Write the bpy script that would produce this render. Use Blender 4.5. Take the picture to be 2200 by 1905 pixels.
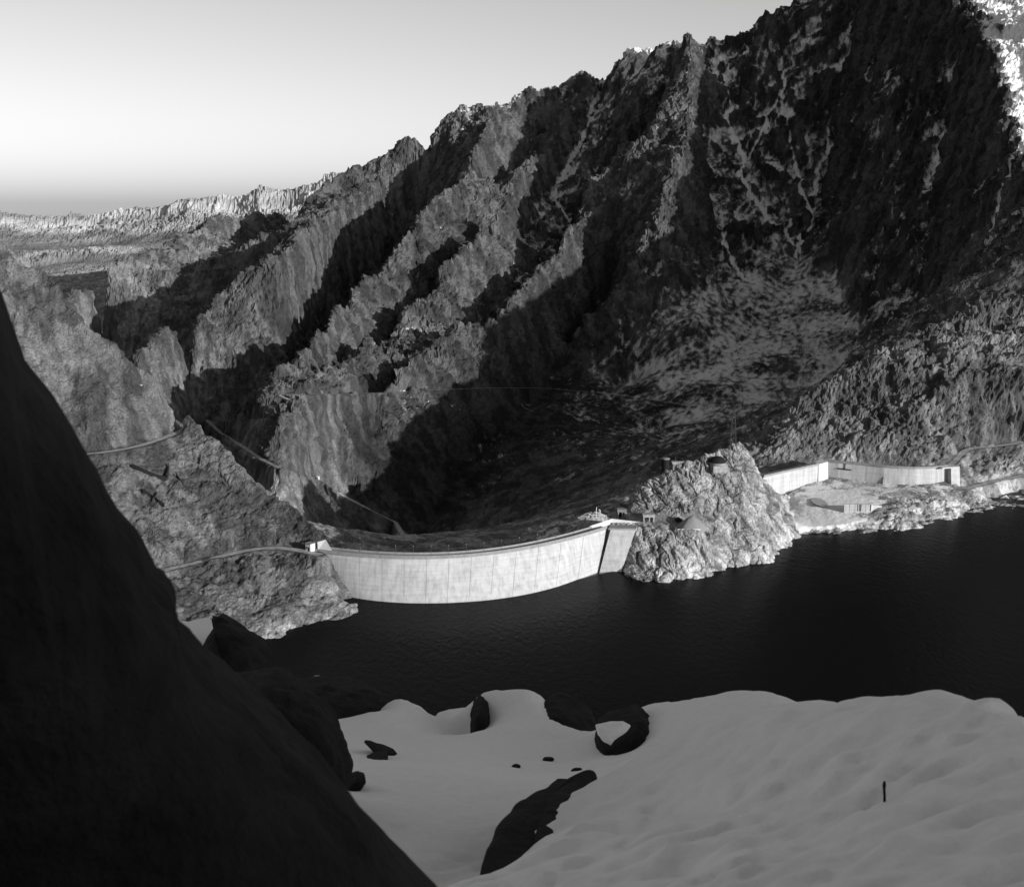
import bpy, bmesh, math, random
import numpy as np
import os
Q = 2.0 if os.environ.get('QUICK') else 1.0
from mathutils import Vector, Matrix, noise as mnoise
random.seed(7)
R = math.radians
for o in list(bpy.data.objects):
    bpy.data.objects.remove(o)
scene = bpy.context.scene
C = scene.collection

# ------------------------------------------------------------------ camera
CAMH = 225.0                     # metres above the lake
FPX, CU, CV = 2514.0, 1100.0, 952.5
PITCH = R(11.6)
cam_d = bpy.data.cameras.new('camera')
cam = bpy.data.objects.new('camera', cam_d); C.objects.link(cam)
cam.location = (0, 0, CAMH)
cam.rotation_euler = (R(90) - PITCH, 0, 0)
cam_d.sensor_fit = 'HORIZONTAL'; cam_d.sensor_width = 70.0; cam_d.lens = 70.0 * FPX / 2200.0
cam_d.clip_start = 0.1; cam_d.clip_end = 60000
cam_d.dof.use_dof = True; cam_d.dof.focus_distance = 700.0; cam_d.dof.aperture_fstop = 11.0
scene.camera = cam

# ------------------------------------------------------------------ sky and sun
SUN_AZ = R(48.0)                 # to the right of straight back: 0 = behind the camera, 90 = right
SUN_EL = R(12.0)
sun_dir = Vector((math.sin(SUN_AZ) * math.cos(SUN_EL), -math.cos(SUN_AZ) * math.cos(SUN_EL), math.sin(SUN_EL)))
world = bpy.data.worlds.new('World'); scene.world = world; world.use_nodes = True
wn = world.node_tree.nodes; wl = world.node_tree.links
bg = wn['Background']
sky = wn.new('ShaderNodeTexSky'); sky.sky_type = 'NISHITA'; sky.sun_disc = False
sky.sun_elevation = SUN_EL
sky.sun_rotation = math.atan2(sun_dir.x, sun_dir.y)
sky.altitude = 2200; sky.air_density = 1.0; sky.dust_density = 5.4; sky.ozone_density = 1.0
sepc = wn.new('ShaderNodeSeparateColor')          # panchromatic black-and-white film
wl.new(sky.outputs[0], sepc.inputs[0]); wl.new(sepc.outputs[1], bg.inputs[0])
bg.inputs[1].default_value = 0.138
sun_d = bpy.data.lights.new('sun', 'SUN'); sun_d.energy = 4.6; sun_d.angle = R(0.5); sun_d.color = (1, 1, 1)
sun = bpy.data.objects.new('sun', sun_d); C.objects.link(sun)
sun.rotation_euler = sun_dir.to_track_quat('Z', 'Y').to_euler()
scene.view_settings.view_transform = 'Standard'; scene.view_settings.look = 'None'
scene.view_settings.exposure = 0.2; scene.view_settings.gamma = 1.0
scene.view_settings.use_curve_mapping = False
scene.cycles.max_bounces = 3; scene.cycles.diffuse_bounces = 2

# ------------------------------------------------------------------ projection helpers
def ray(u, v):
    """azimuth (0 = straight ahead, + right) and tangent of elevation of a photograph pixel"""
    x = (u - CU) / FPX; y = (v - CV) / FPX
    dy = math.cos(PITCH) - y * math.sin(PITCH); dz = -math.sin(PITCH) - y * math.cos(PITCH)
    return math.atan2(x, dy), dz / math.hypot(x, dy)
def P(u, v, r=None, z=None):
    th, t = ray(u, v)
    if r is None: r = (z - CAMH) / t
    return Vector((r * math.sin(th), r * math.cos(th), CAMH + r * t))

# ------------------------------------------------------------------ numpy noise
_rng = np.random.RandomState(11)
_perm = np.concatenate([_rng.permutation(1024)] * 2).astype(np.int32)
_ang = _rng.rand(1024) * 2 * np.pi
_gx = np.cos(_ang).astype(np.float32); _gy = np.sin(_ang).astype(np.float32)
def perlin(x, y):
    x = x.astype(np.float32); y = y.astype(np.float32)
    xi = np.floor(x); yi = np.floor(y); fx = x - xi; fy = y - yi
    xi = xi.astype(np.int32) & 1023; yi = yi.astype(np.int32) & 1023
    x1 = (xi + 1) & 1023; y1 = (yi + 1) & 1023
    def g(a, b, dx, dy):
        h = _perm[_perm[a] + b]
        return _gx[h] * dx + _gy[h] * dy
    u = fx * fx * fx * (fx * (fx * 6 - 15) + 10); v = fy * fy * fy * (fy * (fy * 6 - 15) + 10)
    a = g(xi, yi, fx, fy); b = g(x1, yi, fx - 1, fy); c = g(xi, y1, fx, fy - 1); d = g(x1, y1, fx - 1, fy - 1)
    a = a + u * (b - a); c = c + u * (d - c)
    return (a + v * (c - a)) * 1.5
_g3 = _rng.randn(1024, 3).astype(np.float32); _g3 /= np.linalg.norm(_g3, axis=1)[:, None]
def perlin3(p):
    p = p.astype(np.float32); pi = np.floor(p); f = p - pi; i = pi.astype(np.int32) & 1023; i1 = (i + 1) & 1023
    w = f * f * f * (f * (f * 6 - 15) + 10)
    def g(a, b, c, dx, dy, dz):
        h = _g3[_perm[_perm[_perm[a] + b] + c]]
        return h[:, 0] * (f[:, 0] - dx) + h[:, 1] * (f[:, 1] - dy) + h[:, 2] * (f[:, 2] - dz)
    r = []
    for c, dz in ((i[:, 2], 0), (i1[:, 2], 1)):
        a = g(i[:, 0], i[:, 1], c, 0, 0, dz); b = g(i1[:, 0], i[:, 1], c, 1, 0, dz); a = a + w[:, 0] * (b - a)
        d = g(i[:, 0], i1[:, 1], c, 0, 1, dz); e = g(i1[:, 0], i1[:, 1], c, 1, 1, dz); d = d + w[:, 0] * (e - d)
        r.append(a + w[:, 1] * (d - a))
    return (r[0] + w[:, 2] * (r[1] - r[0])) * 1.5
def crag3(p, octs, gain=0.55):                      # sharp clefts between rounded faces, any direction
    s = 0; a = 1.0; f = 1.0; n = 0
    for k in range(octs):
        s = s + a * np.clip(np.abs(perlin3(p * f + 13.7 * k)) * 1.7, 0, 1); n += a; a *= gain; f *= 2.1
    return s / n
def grid_normals(X, Y, Z):
    a = np.stack([np.gradient(q, axis=0) for q in (X, Y, Z)], -1); b = np.stack([np.gradient(q, axis=1) for q in (X, Y, Z)], -1)
    n = np.cross(a, b); n *= np.sign(n[..., 2:3] + 1e-9); return n / (np.linalg.norm(n, axis=-1, keepdims=True) + 1e-9)
def fbm(x, y, octs, gain=0.5, lac=2.03):
    s = 0; a = 1.0; f = 1.0
    for k in range(octs):
        s = s + a * perlin(x * f + 17.3 * k, y * f - 9.1 * k); a *= gain; f *= lac
    return s
def ridged(x, y, octs, gain=0.5, lac=2.07):
    s = 0; a = 1.0; f = 1.0; w = 1.0
    for k in range(octs):
        n = 1 - np.abs(perlin(x * f + 31.7 * k, y * f + 5.3 * k)) * 1.6
        n = np.clip(n, 0, 1) ** 2
        s = s + a * n * w; w = np.clip(n * 1.6, 0.15, 1); a *= gain; f *= lac
    return s
def sstep(a, b, x):
    t = np.clip((x - a) / (b - a), 0, 1); return t * t * (3 - 2 * t)

# ------------------------------------------------------------------ object helpers
def tag(o, label=None, cat=None, group=None, kind=None):
    if label: o['label'] = label
    if cat: o['category'] = cat
    if group: o['group'] = group
    if kind: o['kind'] = kind
    return o
def mesh_np(name, verts, quads, mat, smooth=True, attrs=None, parent=None):
    me = bpy.data.meshes.new(name)
    n = len(verts); m = len(quads)
    me.vertices.add(n); me.vertices.foreach_set('co', np.ascontiguousarray(verts, dtype=np.float32).ravel())
    me.loops.add(m * 4); me.loops.foreach_set('vertex_index', np.ascontiguousarray(quads, dtype=np.int32).ravel())
    me.polygons.add(m)
    me.polygons.foreach_set('loop_start', np.arange(0, m * 4, 4, dtype=np.int32))
    me.polygons.foreach_set('use_smooth', np.full(m, smooth, dtype=bool))
    me.update(calc_edges=True)
    if attrs:
        for k, a in attrs.items():
            at = me.attributes.new(k, 'FLOAT', 'POINT'); at.data.foreach_set('value', np.ascontiguousarray(a, dtype=np.float32))
    me.materials.append(mat)
    o = bpy.data.objects.new(name, me); C.objects.link(o)
    if parent: o.parent = parent
    return o
def obj_bm(name, bm, mat, parent=None, smooth=False):
    bmesh.ops.recalc_face_normals(bm, faces=bm.faces[:])
    me = bpy.data.meshes.new(name); bm.to_mesh(me); bm.free()
    if smooth:
        for p in me.polygons: p.use_smooth = True
    me.materials.append(mat)
    o = bpy.data.objects.new(name, me); C.objects.link(o)
    if parent:
        o.parent = parent
        o.location = -parent.location
    return o
def empty(name, loc):
    o = bpy.data.objects.new(name, None); C.objects.link(o); o.location = loc; o.empty_display_size = 1
    return o

# ------------------------------------------------------------------ materials
def new_mat(name):
    m = bpy.data.materials.new(name); m.use_nodes = True
    b = m.node_tree.nodes['Principled BSDF']
    b.inputs['Specular IOR Level'].default_value = 0.15; b.inputs['Roughness'].default_value = 0.85
    return m, m.node_tree.nodes, m.node_tree.links, b
def math_n(N, L, op, a, b=None, clamp=False):
    n = N.new('ShaderNodeMath'); n.operation = op; n.use_clamp = clamp
    for i, q in enumerate((a, b)):
        if q is None: continue
        if isinstance(q, (int, float)): n.inputs[i].default_value = q
        else: L.new(q, n.inputs[i])
    return n.outputs[0]
def noise_n(N, L, scale, detail=4, rough=0.6, vec=None, dist=0.0):
    n = N.new('ShaderNodeTexNoise'); n.inputs['Scale'].default_value = scale
    n.inputs['Detail'].default_value = detail; n.inputs['Roughness'].default_value = rough
    n.inputs['Distortion'].default_value = dist
    if vec is not None: L.new(vec, n.inputs['Vector'])
    return n.outputs[0]
def maprange(N, L, x, a, b, c, d, smooth=False):
    n = N.new('ShaderNodeMapRange'); n.clamp = True
    if smooth: n.interpolation_type = 'SMOOTHSTEP'
    L.new(x, n.inputs[0])
    for i, q in enumerate((a, b, c, d)): n.inputs[i + 1].default_value = q
    return n.outputs[0]
def terrain_mat():
    m, N, L, b = new_mat('rock_and_snow')
    geo = N.new('ShaderNodeNewGeometry')
    at = N.new('ShaderNodeAttribute'); at.attribute_name = 'tone'
    asn = N.new('ShaderNodeAttribute'); asn.attribute_name = 'snow'
    n1 = noise_n(N, L, 0.12, 5, 0.65, geo.outputs['Position'])
    n2 = noise_n(N, L, 0.9, 4, 0.7, geo.outputs['Position'])
    f = math_n(N, L, 'MULTIPLY', maprange(N, L, n1, 0.3, 0.7, 0.7, 1.3), maprange(N, L, n2, 0.3, 0.7, 0.5, 1.5))
    rock = math_n(N, L, 'MULTIPLY', at.outputs['Fac'], f)
    sn = math_n(N, L, 'ADD', asn.outputs['Fac'], maprange(N, L, n2, 0.2, 0.8, -0.28, 0.28))
    sf = maprange(N, L, sn, 0.44, 0.56, 0, 1, True)
    mix = N.new('ShaderNodeMix'); mix.data_type = 'FLOAT'
    L.new(sf, mix.inputs[0]); L.new(rock, mix.inputs[2]); mix.inputs[3].default_value = 0.68
    L.new(mix.outputs[0], b.inputs['Base Color'])
    bp = N.new('ShaderNodeBump'); bp.inputs['Strength'].default_value = 0.7; bp.inputs['Distance'].default_value = 1.2
    h = math_n(N, L, 'MULTIPLY', n2, maprange(N, L, sf, 0, 1, 1.0, 0.12))
    L.new(h, bp.inputs['Height']); L.new(bp.outputs[0], b.inputs['Normal'])
    b.inputs['Specular IOR Level'].default_value = 0.05
    return m
def simple_mat(name, col, var=0.25, scale=1.0, bump=0.0, bscale=None, rough=0.85):
    m, N, L, b = new_mat(name)
    tc = N.new('ShaderNodeTexCoord')
    n = noise_n(N, L, scale, 5, 0.65, tc.outputs['Object'])
    f = maprange(N, L, n, 0.3, 0.7, 1 - var, 1 + var)
    L.new(math_n(N, L, 'MULTIPLY', f, col), b.inputs['Base Color']); b.inputs['Roughness'].default_value = rough
    if bump:
        bp = N.new('ShaderNodeBump'); bp.inputs['Strength'].default_value = 0.8; bp.inputs['Distance'].default_value = bump
        L.new(noise_n(N, L, bscale or scale * 3, 6, 0.65, tc.outputs['Object']), bp.inputs['Height']); L.new(bp.outputs[0], b.inputs['Normal'])
    return m
M = {}
M['terrain'] = terrain_mat()
M['concrete_plain'] = simple_mat('plain_concrete', 0.5, 0.12, 0.4)
M['concrete_dark'] = simple_mat('shade_toned_concrete', 0.2, 0.3, 0.5)  # darker concrete: the shade on silo cap, shed and retaining wall is in its colour
M['metal'] = simple_mat('dull_metal', 0.12, 0.2, 2)
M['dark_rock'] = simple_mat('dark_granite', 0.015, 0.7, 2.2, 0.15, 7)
M['pale_rock'] = simple_mat('pale_granite', 0.30, 0.4, 0.5, 0.3, 1.0)
M['gravel'] = simple_mat('gravel_road', 0.36, 0.45, 0.25)
M['dark_void'] = simple_mat('dark_opening', 0.02, 0.2, 1)
def concrete_mat():
    m, N, L, b = new_mat('dam_concrete')
    geo = N.new('ShaderNodeNewGeometry')
    mp = N.new('ShaderNodeMapping'); mp.inputs['Scale'].default_value = (1, 1, 0.06); L.new(geo.outputs['Position'], mp.inputs[0])
    st = noise_n(N, L, 0.35, 5, 0.7, mp.outputs[0])             # vertical streaks
    mp2 = N.new('ShaderNodeMapping'); mp2.inputs['Scale'].default_value = (0.12, 0.12, 1.6); L.new(geo.outputs['Position'], mp2.inputs[0])
    li = noise_n(N, L, 0.5, 3, 0.6, mp2.outputs[0])             # pour lifts
    bl = noise_n(N, L, 0.05, 4, 0.6, geo.outputs['Position'])
    f = math_n(N, L, 'MULTIPLY', maprange(N, L, st, 0.3, 0.58, 0.72, 1.04), maprange(N, L, li, 0.3, 0.6, 0.88, 1.04))
    f = math_n(N, L, 'MULTIPLY', f, maprange(N, L, bl, 0.3, 0.7, 0.9, 1.08))
    L.new(math_n(N, L, 'MULTIPLY', f, 0.45), b.inputs['Base Color'])
    return m
M['concrete'] = concrete_mat()
def snow_mat():
    m, N, L, b = new_mat('shaded_snow')
    geo = N.new('ShaderNodeNewGeometry')
    n = noise_n(N, L, 9.0, 6, 0.7, geo.outputs['Position'])
    L.new(maprange(N, L, n, 0.3, 0.7, 0.84, 0.92), b.inputs['Base Color'])
    bp = N.new('ShaderNodeBump'); bp.inputs['Strength'].default_value = 0.5; bp.inputs['Distance'].default_value = 0.03
    L.new(noise_n(N, L, 14.0, 6, 0.7, geo.outputs['Position']), bp.inputs['Height']); L.new(bp.outputs[0], b.inputs['Normal'])
    b.inputs['Specular IOR Level'].default_value = 0.1
    return m
M['snow'] = snow_mat()
def water_mat():
    m, N, L, b = new_mat('lake_water')
    geo = N.new('ShaderNodeNewGeometry')
    b.inputs['Base Color'].default_value = (0.003, 0.003, 0.003, 1)
    b.inputs['Roughness'].default_value = 0.18; b.inputs['IOR'].default_value = 1.33
    b.inputs['Specular IOR Level'].default_value = 0.035
    mp = N.new('ShaderNodeMapping'); mp.inputs['Scale'].default_value = (1, 0.45, 1); mp.inputs['Rotation'].default_value = (0, 0, 0.5)
    L.new(geo.outputs['Position'], mp.inputs[0])
    bp = N.new('ShaderNodeBump'); bp.inputs['Strength'].default_value = 1.0; bp.inputs['Distance'].default_value = 0.32
    L.new(noise_n(N, L, 0.35, 5, 0.65, mp.outputs[0]), bp.inputs['Height']); L.new(bp.outputs[0], b.inputs['Normal'])
    return m
M['water'] = water_mat()

# ------------------------------------------------------------------ terrain: control lines
# every line: list of points, with rough (rock relief), tone (rock albedo), snow (cover)
LINES = []
PUSH = True; CREST = 1.0
PV = [0.62,0.73,0.74,1.13,1.31,1.42,1.56,1.39,1.55,1.37,1.15]
def CL(pts, a):                      # a spur crest stands out in front of its gullies
    global CREST
    n = len(pts); o = []
    for i, (u, v, r) in enumerate(pts):
        CREST = 1 - 0.096 * min(1, i / 3.0) * (1 if i < n - 1 else 0.5); th, t = ray(u, v); q = r * push(u); o.append((th, q, CAMH + q * t))
    CREST = 1.0; LINES.append((o, a))
def push(u):
    return float(np.interp(u, [300, 450, 600, 750, 900, 1100, 1300, 1480, 1780, 2080, 2260], PV)) * CREST if PUSH else 1.0
def VL(pts, a):                      # seen in the photograph: (u, v, distance)
    o = []
    for u, v, r in pts:
        th, t = ray(u, v); q = r * push(u); o.append((th, q, CAMH + q * t))
    LINES.append((o, a))
def WL(pts, z, a):                   # seen points at a known height (shores, roads)
    o = []
    for u, v in pts:
        th, t = ray(u, v); o.append((th, (z - CAMH) / t, z))
    LINES.append((o, a))
def ZL(pts, a):                      # plan points: (u of the azimuth, z, distance)
    o = []
    for u, z, r in pts:
        q = push(u); o.append((math.atan2(u - CU, FPX * 0.985), r * q, CAMH - (CAMH - z) * q))
    LINES.append((o, a))
def BACK(pts, dr, dz, a):            # ground falling away behind a visible crest
    o = []
    for u, v, r in pts:
        th, t = ray(u, v); q = r * push(u); o.append((th, q + dr, CAMH + q * t - dz))
    LINES.append((o, a))
#      rough tone snow
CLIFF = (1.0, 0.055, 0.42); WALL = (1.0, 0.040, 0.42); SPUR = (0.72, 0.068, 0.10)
TALUS = (0.24, 0.045, 0.47); BOWL = (0.36, 0.024, 0.17); HILL = (0.6, 0.085, 0.0); SHORE = (0.5, 0.22, 0.05)  # BOWL albedo set low so its colour deepens the valley shadow
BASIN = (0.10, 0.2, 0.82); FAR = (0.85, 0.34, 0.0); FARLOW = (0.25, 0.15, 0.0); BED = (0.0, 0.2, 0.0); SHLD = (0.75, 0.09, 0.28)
LITSNOW = (0.5, 0.2, 1.25)
# skyline of the mountain
SKYL = [(520,545,2900),(575,492,2800),(632,448,2650),(700,375,2350),(770,345,2180),(860,308,1980)]
SKYR = [(860,300,1980),(940,218,1880),(962,204,1860),(1030,190,1820),(1082,197,1790),(1130,164,1780),(1190,150,1770),(1255,126,1760),(1300,136,1750),(1400,98,1740),(1450,88,1730),(1480,45,1720)]
SKYW = [(1480,45,1720),(1515,100,1700),(1545,135,1690),(1620,70,1670),(1700,10,1650),(1780,-50,1630),(1900,-110,1580),(2000,-100,1540),(2080,0,1480),(2140,120,1420),(2165,230,1370),(2200,330,1330),(2260,430,1290)]
VL(SKYL, SPUR); VL(SKYR, (1.0, .06, .62)); VL(SKYW, WALL)
BACK(SKYL[:5], 260, 170, SPUR); BACK(SKYR, 300, 170, CLIFF); BACK(SKYW[:8], 300, 150, WALL)
# sunlit snow slope beyond the right-hand spur
VL([(2200,-10,1640),(2330,20,1680),(2500,40,1650)], LITSNOW); VL([(2190,200,1480),(2330,280,1460),(2500,330,1430)], LITSNOW)
ZL([(2330,268,1340),(2450,285,1280),(2620,290,1250)], (0.5, .12, .4))  # ridge out of view on the right, raised to shade the talus
# spurs and gullies, far to near
A_ = [(860,318,1960),(790,394,2080),(718,445,2200),(600,530,2450),(500,600,2500),(430,675,2500),(338,708,2520),(300,760,2540),(282,830,2560)]
CL(A_, SPUR)
VL([(800,352,2150),(650,480,2560),(540,580,2680),(450,660,2720),(330,740,2780)], SPUR)
VL([(1060,240,1805),(960,380,1880),(850,545,1960),(770,635,1970),(690,715,2000),(620,800,2010),(540,878,2010),(455,930,2010)], SPUR)
B_ = [(1085,216,1790),(1022,316,1730),(992,367,1700),(911,445,1680),(830,550,1680),(779,607,1700),(691,675,1740),(640,750,1760),(560,830,1820),(490,895,1930),(455,962,2020)]
CL(B_, SPUR)
VL([(1210,235,1770),(1100,385,1690),(1000,475,1640),(920,565,1600),(840,665,1580),(740,765,1600),(620,855,1650)], SPUR)
C_ = [(1235,160,1765),(1180,300,1690),(1090,420,1600),(1020,520,1530),(930,610,1490),(850,690,1460),(760,770,1450),(660,830,1470),(600,885,1540)]
CL(C_, (1.0, .07, .27))
VL([(1300,162,1750),(1270,265,1690),(1180,405,1600),(1100,525,1500),(1020,622,1430),(940,702,1390),(850,772,1370),(750,835,1390),(680,900,1420)], CLIFF)
D_ = [(1400,110,1740),(1370,220,1640),(1290,360,1540),(1220,480,1450),(1140,590,1370),(1050,680,1310),(950,740,1280),(850,800,1270),(770,850,1270),(700,925,1310)]
CL(D_, (1.0, .07, .28))
VL([(1440,110,1735),(1430,225,1665),(1380,365,1575),(1300,485,1485),(1240,605,1395),(1170,705,1310),(1080,775,1260),(990,835,1205)], CLIFF)
E_ = [(1480,50,1720),(1490,180,1640),(1470,300,1560),(1420,420,1480),(1350,560,1390),(1290,660,1315),(1210,740,1250)]
CL(E_, (1.0, .065, .3))
VL([(1540,124,1690),(1565,250,1605),(1600,340,1545),(1640,420,1485),(1690,490,1425),(1720,560,1360)], WALL)
VL([(1510,260,1610),(1530,400,1510),(1540,520,1420),(1530,620,1340)], WALL)
VL([(1620,72,1670),(1650,200,1580),(1685,330,1510),(1715,430,1445)], WALL)
VL([(1850,-60,1610),(1820,120,1550),(1790,280,1490),(1765,400,1440),(1740,500,1390)], WALL)
VL([(1960,-60,1550),(1930,150,1460),(1900,350,1370),(1870,520,1290),(1850,640,1235)], WALL)
VL([(2060,40,1500),(2035,250,1425),(2005,400,1345),(1975,540,1275),(1975,670,1190)], WALL)
VL([(2190,360,1310),(2130,480,1240),(2070,590,1180),(2020,680,1130)], (0.9, .09, .3))
# talus and bowl
VL([(1720,560,1360),(1650,680,1265),(1560,780,1190),(1480,880,1115),(1400,960,1060)], TALUS)
VL([(1560,620,1330),(1480,690,1265),(1400,780,1190),(1330,860,1125)], TALUS)
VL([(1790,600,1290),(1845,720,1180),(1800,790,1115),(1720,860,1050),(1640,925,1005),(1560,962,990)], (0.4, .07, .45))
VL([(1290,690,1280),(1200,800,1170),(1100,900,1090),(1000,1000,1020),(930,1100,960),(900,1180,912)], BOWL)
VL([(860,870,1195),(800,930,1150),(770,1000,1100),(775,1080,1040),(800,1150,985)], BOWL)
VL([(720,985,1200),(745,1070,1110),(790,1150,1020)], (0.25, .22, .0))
VL([(470,925,1650),(520,958,1500),(600,1005,1330),(680,1032,1230),(720,1056,1180),(790,1093,1080)], (0.75, .075, 0))
ZL([(1040,-55,850),(900,-62,890),(820,-82,960),(750,-80,1000),(680,-89,1080),(600,-102,1250),(500,-118,1550),(440,-154,1850),(400,-235,2400),(330,-252,2650),(265,-268,2900),(150,-300,4300),(0,-330,5000),(-200,-340,5600)], (0.3, .17, 0))
PUSH = False
ZL([(1100,-45,860),(1250,-28,870),(1400,0,880),(1500,14,900),(1580,16,930)], (0.3, .1, .4))
ZL([(790,-45,715),(900,-52,705),(1100,-45,725),(1270,-28,775)], (0.3, .12, .1))
# far spur and far range
VL([(600,455,2700),(470,462,2350),(358,519,2150),(237,546,2050),(170,600,1980),(130,660,1930),(100,730,1900)], (0.8, .11, 0))
BACK([(600,455,2700),(470,462,2350),(358,519,2150),(237,546,2050),(162,607,1950)], 350, 160, (0.6, .18, 0))
VL([(440,560,2150),(330,650,1980),(262,775,1850)], (0.8, .11, 0))
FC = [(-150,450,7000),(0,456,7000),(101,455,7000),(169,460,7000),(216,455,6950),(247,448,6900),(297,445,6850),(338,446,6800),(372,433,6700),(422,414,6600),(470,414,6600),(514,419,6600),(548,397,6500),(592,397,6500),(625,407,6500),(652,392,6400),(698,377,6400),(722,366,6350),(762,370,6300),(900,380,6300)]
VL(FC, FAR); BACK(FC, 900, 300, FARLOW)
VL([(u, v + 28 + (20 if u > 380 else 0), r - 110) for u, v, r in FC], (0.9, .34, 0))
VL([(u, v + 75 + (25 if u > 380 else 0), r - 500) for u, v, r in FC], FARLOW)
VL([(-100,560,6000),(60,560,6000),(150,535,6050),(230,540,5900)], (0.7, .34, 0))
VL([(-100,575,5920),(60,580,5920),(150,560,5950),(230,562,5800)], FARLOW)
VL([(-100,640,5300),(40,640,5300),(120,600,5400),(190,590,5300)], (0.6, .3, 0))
# left hillside
SIL = [(-260,330,800),(-120,420,792),(0,510,787),(55,572,784),(100,582,780),(130,620,775),(180,690,766),(250,755,768),(300,790,770),(350,835,772),(400,890,770),(425,912,769),(445,930,765),(490,970,745),(520,1010,730),(560,1045,718),(610,1070,712),(650,1108,701),(700,1152,692),(735,1185,690),(755,1195,688)]
VL(SIL, HILL); BACK(SIL, 90, 62, HILL); BACK(SIL[:14], 200, 112, HILL)
UROAD = [(60,992),(120,984),(190,975),(240,970),(300,958),(350,942),(390,925),(420,913)]
LROAD = [(250,1250),(350,1225),(430,1207),(500,1188),(560,1177),(610,1177),(650,1183),(688,1192)]
WL(UROAD, 80, HILL); WL(LROAD, 25, HILL)
LSHORE = [(-200,1560),(100,1480),(400,1440),(500,1405),(570,1372),(620,1356),(690,1335),(740,1326),(766,1312),(758,1300),(746,1288)]
WL(LSHORE, 0, (0.4, .13, 0))
# basin, second dam site, right shore and shoulder
RSHORE = [(1706,1146),(1780,1146),(1850,1136),(1900,1141),(1960,1136),(1980,1121),(2020,1106),(2060,1111),(2085,1096),(2130,1071),(2200,1051),(2320,1020),(2500,990)]
WL(RSHORE, 0, SHORE)
WL([(1712,1133),(1790,1129),(1850,1119)], 4, BASIN)
WL([(1720,1076),(1800,1085),(1880,1080)], 7.5, BASIN)
WL([(1690,1058),(1740,1050),(1800,1038),(1900,1045),(1960,1055),(2060,1049)], 10, (0.1, .25, .5))
WL([(1890,1101),(1950,1086),(2010,1071)], 7.5, SHORE); WL([(2066,1056),(2120,1036),(2200,1023),(2350,990)], 9.5, SHORE)
WL([(2260,945),(2200,952),(2120,962),(2070,968)], 27, (0.85, .10, .1))
ZL([(1640,12,905),(1760,14,958),(1900,17,968),(2040,18,965)], (0.3, .2, .1))
SHC = [(1540,956,1005),(1620,932,1005),(1700,880,1005),(1750,835,1020),(1830,790,1040),(1900,742,1065),(1990,702,1100),(2070,662,1130),(2200,612,1175)]
VL(SHC, SHLD); BACK(SHC, 55, 30, (0.4, .1, .45)); ZL([(2210,155,1178),(2330,210,1215),(2440,250,1300),(2600,275,1390),(2800,275,1490)], SHLD)  # the ZL crest is out of view, raised to throw shade into the bowl
VL([(1780,945,985),(1900,900,995),(2000,850,1020),(2100,800,1050),(2200,760,1070)], (0.9, .11, .08))
# rock knob between the dams
KN = (0.3, .25, 0)
WL([(1312,1216),(1322,1226),(1345,1238),(1380,1247),(1420,1251),(1480,1246),(1540,1226),(1600,1212),(1660,1206),(1666,1190),(1700,1166),(1706,1146)], 0, KN)
WL([(1363,1130),(1400,1133),(1440,1136),(1490,1137),(1520,1140)], 25, KN)
WL([(1360,1122),(1400,1120),(1440,1121),(1480,1122)], 25.5, KN)
VL([(1345,1096,745),(1400,1078,745),(1480,1072,749),(1540,1108,744),(1610,1150,744)], KN)
KCREST = [(1330,1085,760),(1345,1068,760),(1400,1030,766),(1450,1008,770),(1500,985,775),(1560,963,780),(1588,944,783),(1620,985,788),(1650,1035,797),(1680,1080,803),(1700,1110,803),(1708,1132,798)]
VL(KCREST, KN); BACK(KCREST[:8], 16, 14, (0.3, .2, .1)); BACK(KCREST[:7], 40, 34, (0.3, .15, .2)); WL([(1712,1128),(1705,1105),(1695,1085),(1690,1062)], 5, (0.15, .2, .5))
# lake bed
ZL([(760,-14,632),(850,-14,625),(1000,-14,628),(1150,-14,652),(1250,-14,680),(1320,-14,682),(1420,-14,660),(1540,-14,680),(1660,-14,705),(1715,-14,765),(1850,-14,770),(1960,-14,780),(2060,-14,800),(2200,-14,870),(2600,-14,900)], BED)
ZL([(-400,-14,470),(100,-14,490),(400,-14,520),(570,-14,562),(760,-14,600)], BED)
ZL([(-600,-20,440),(3200,-20,440)], BED)
ZL([(-600,200,9400),(0,-300,9400),(3200,-100,9400)], FARLOW)

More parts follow.
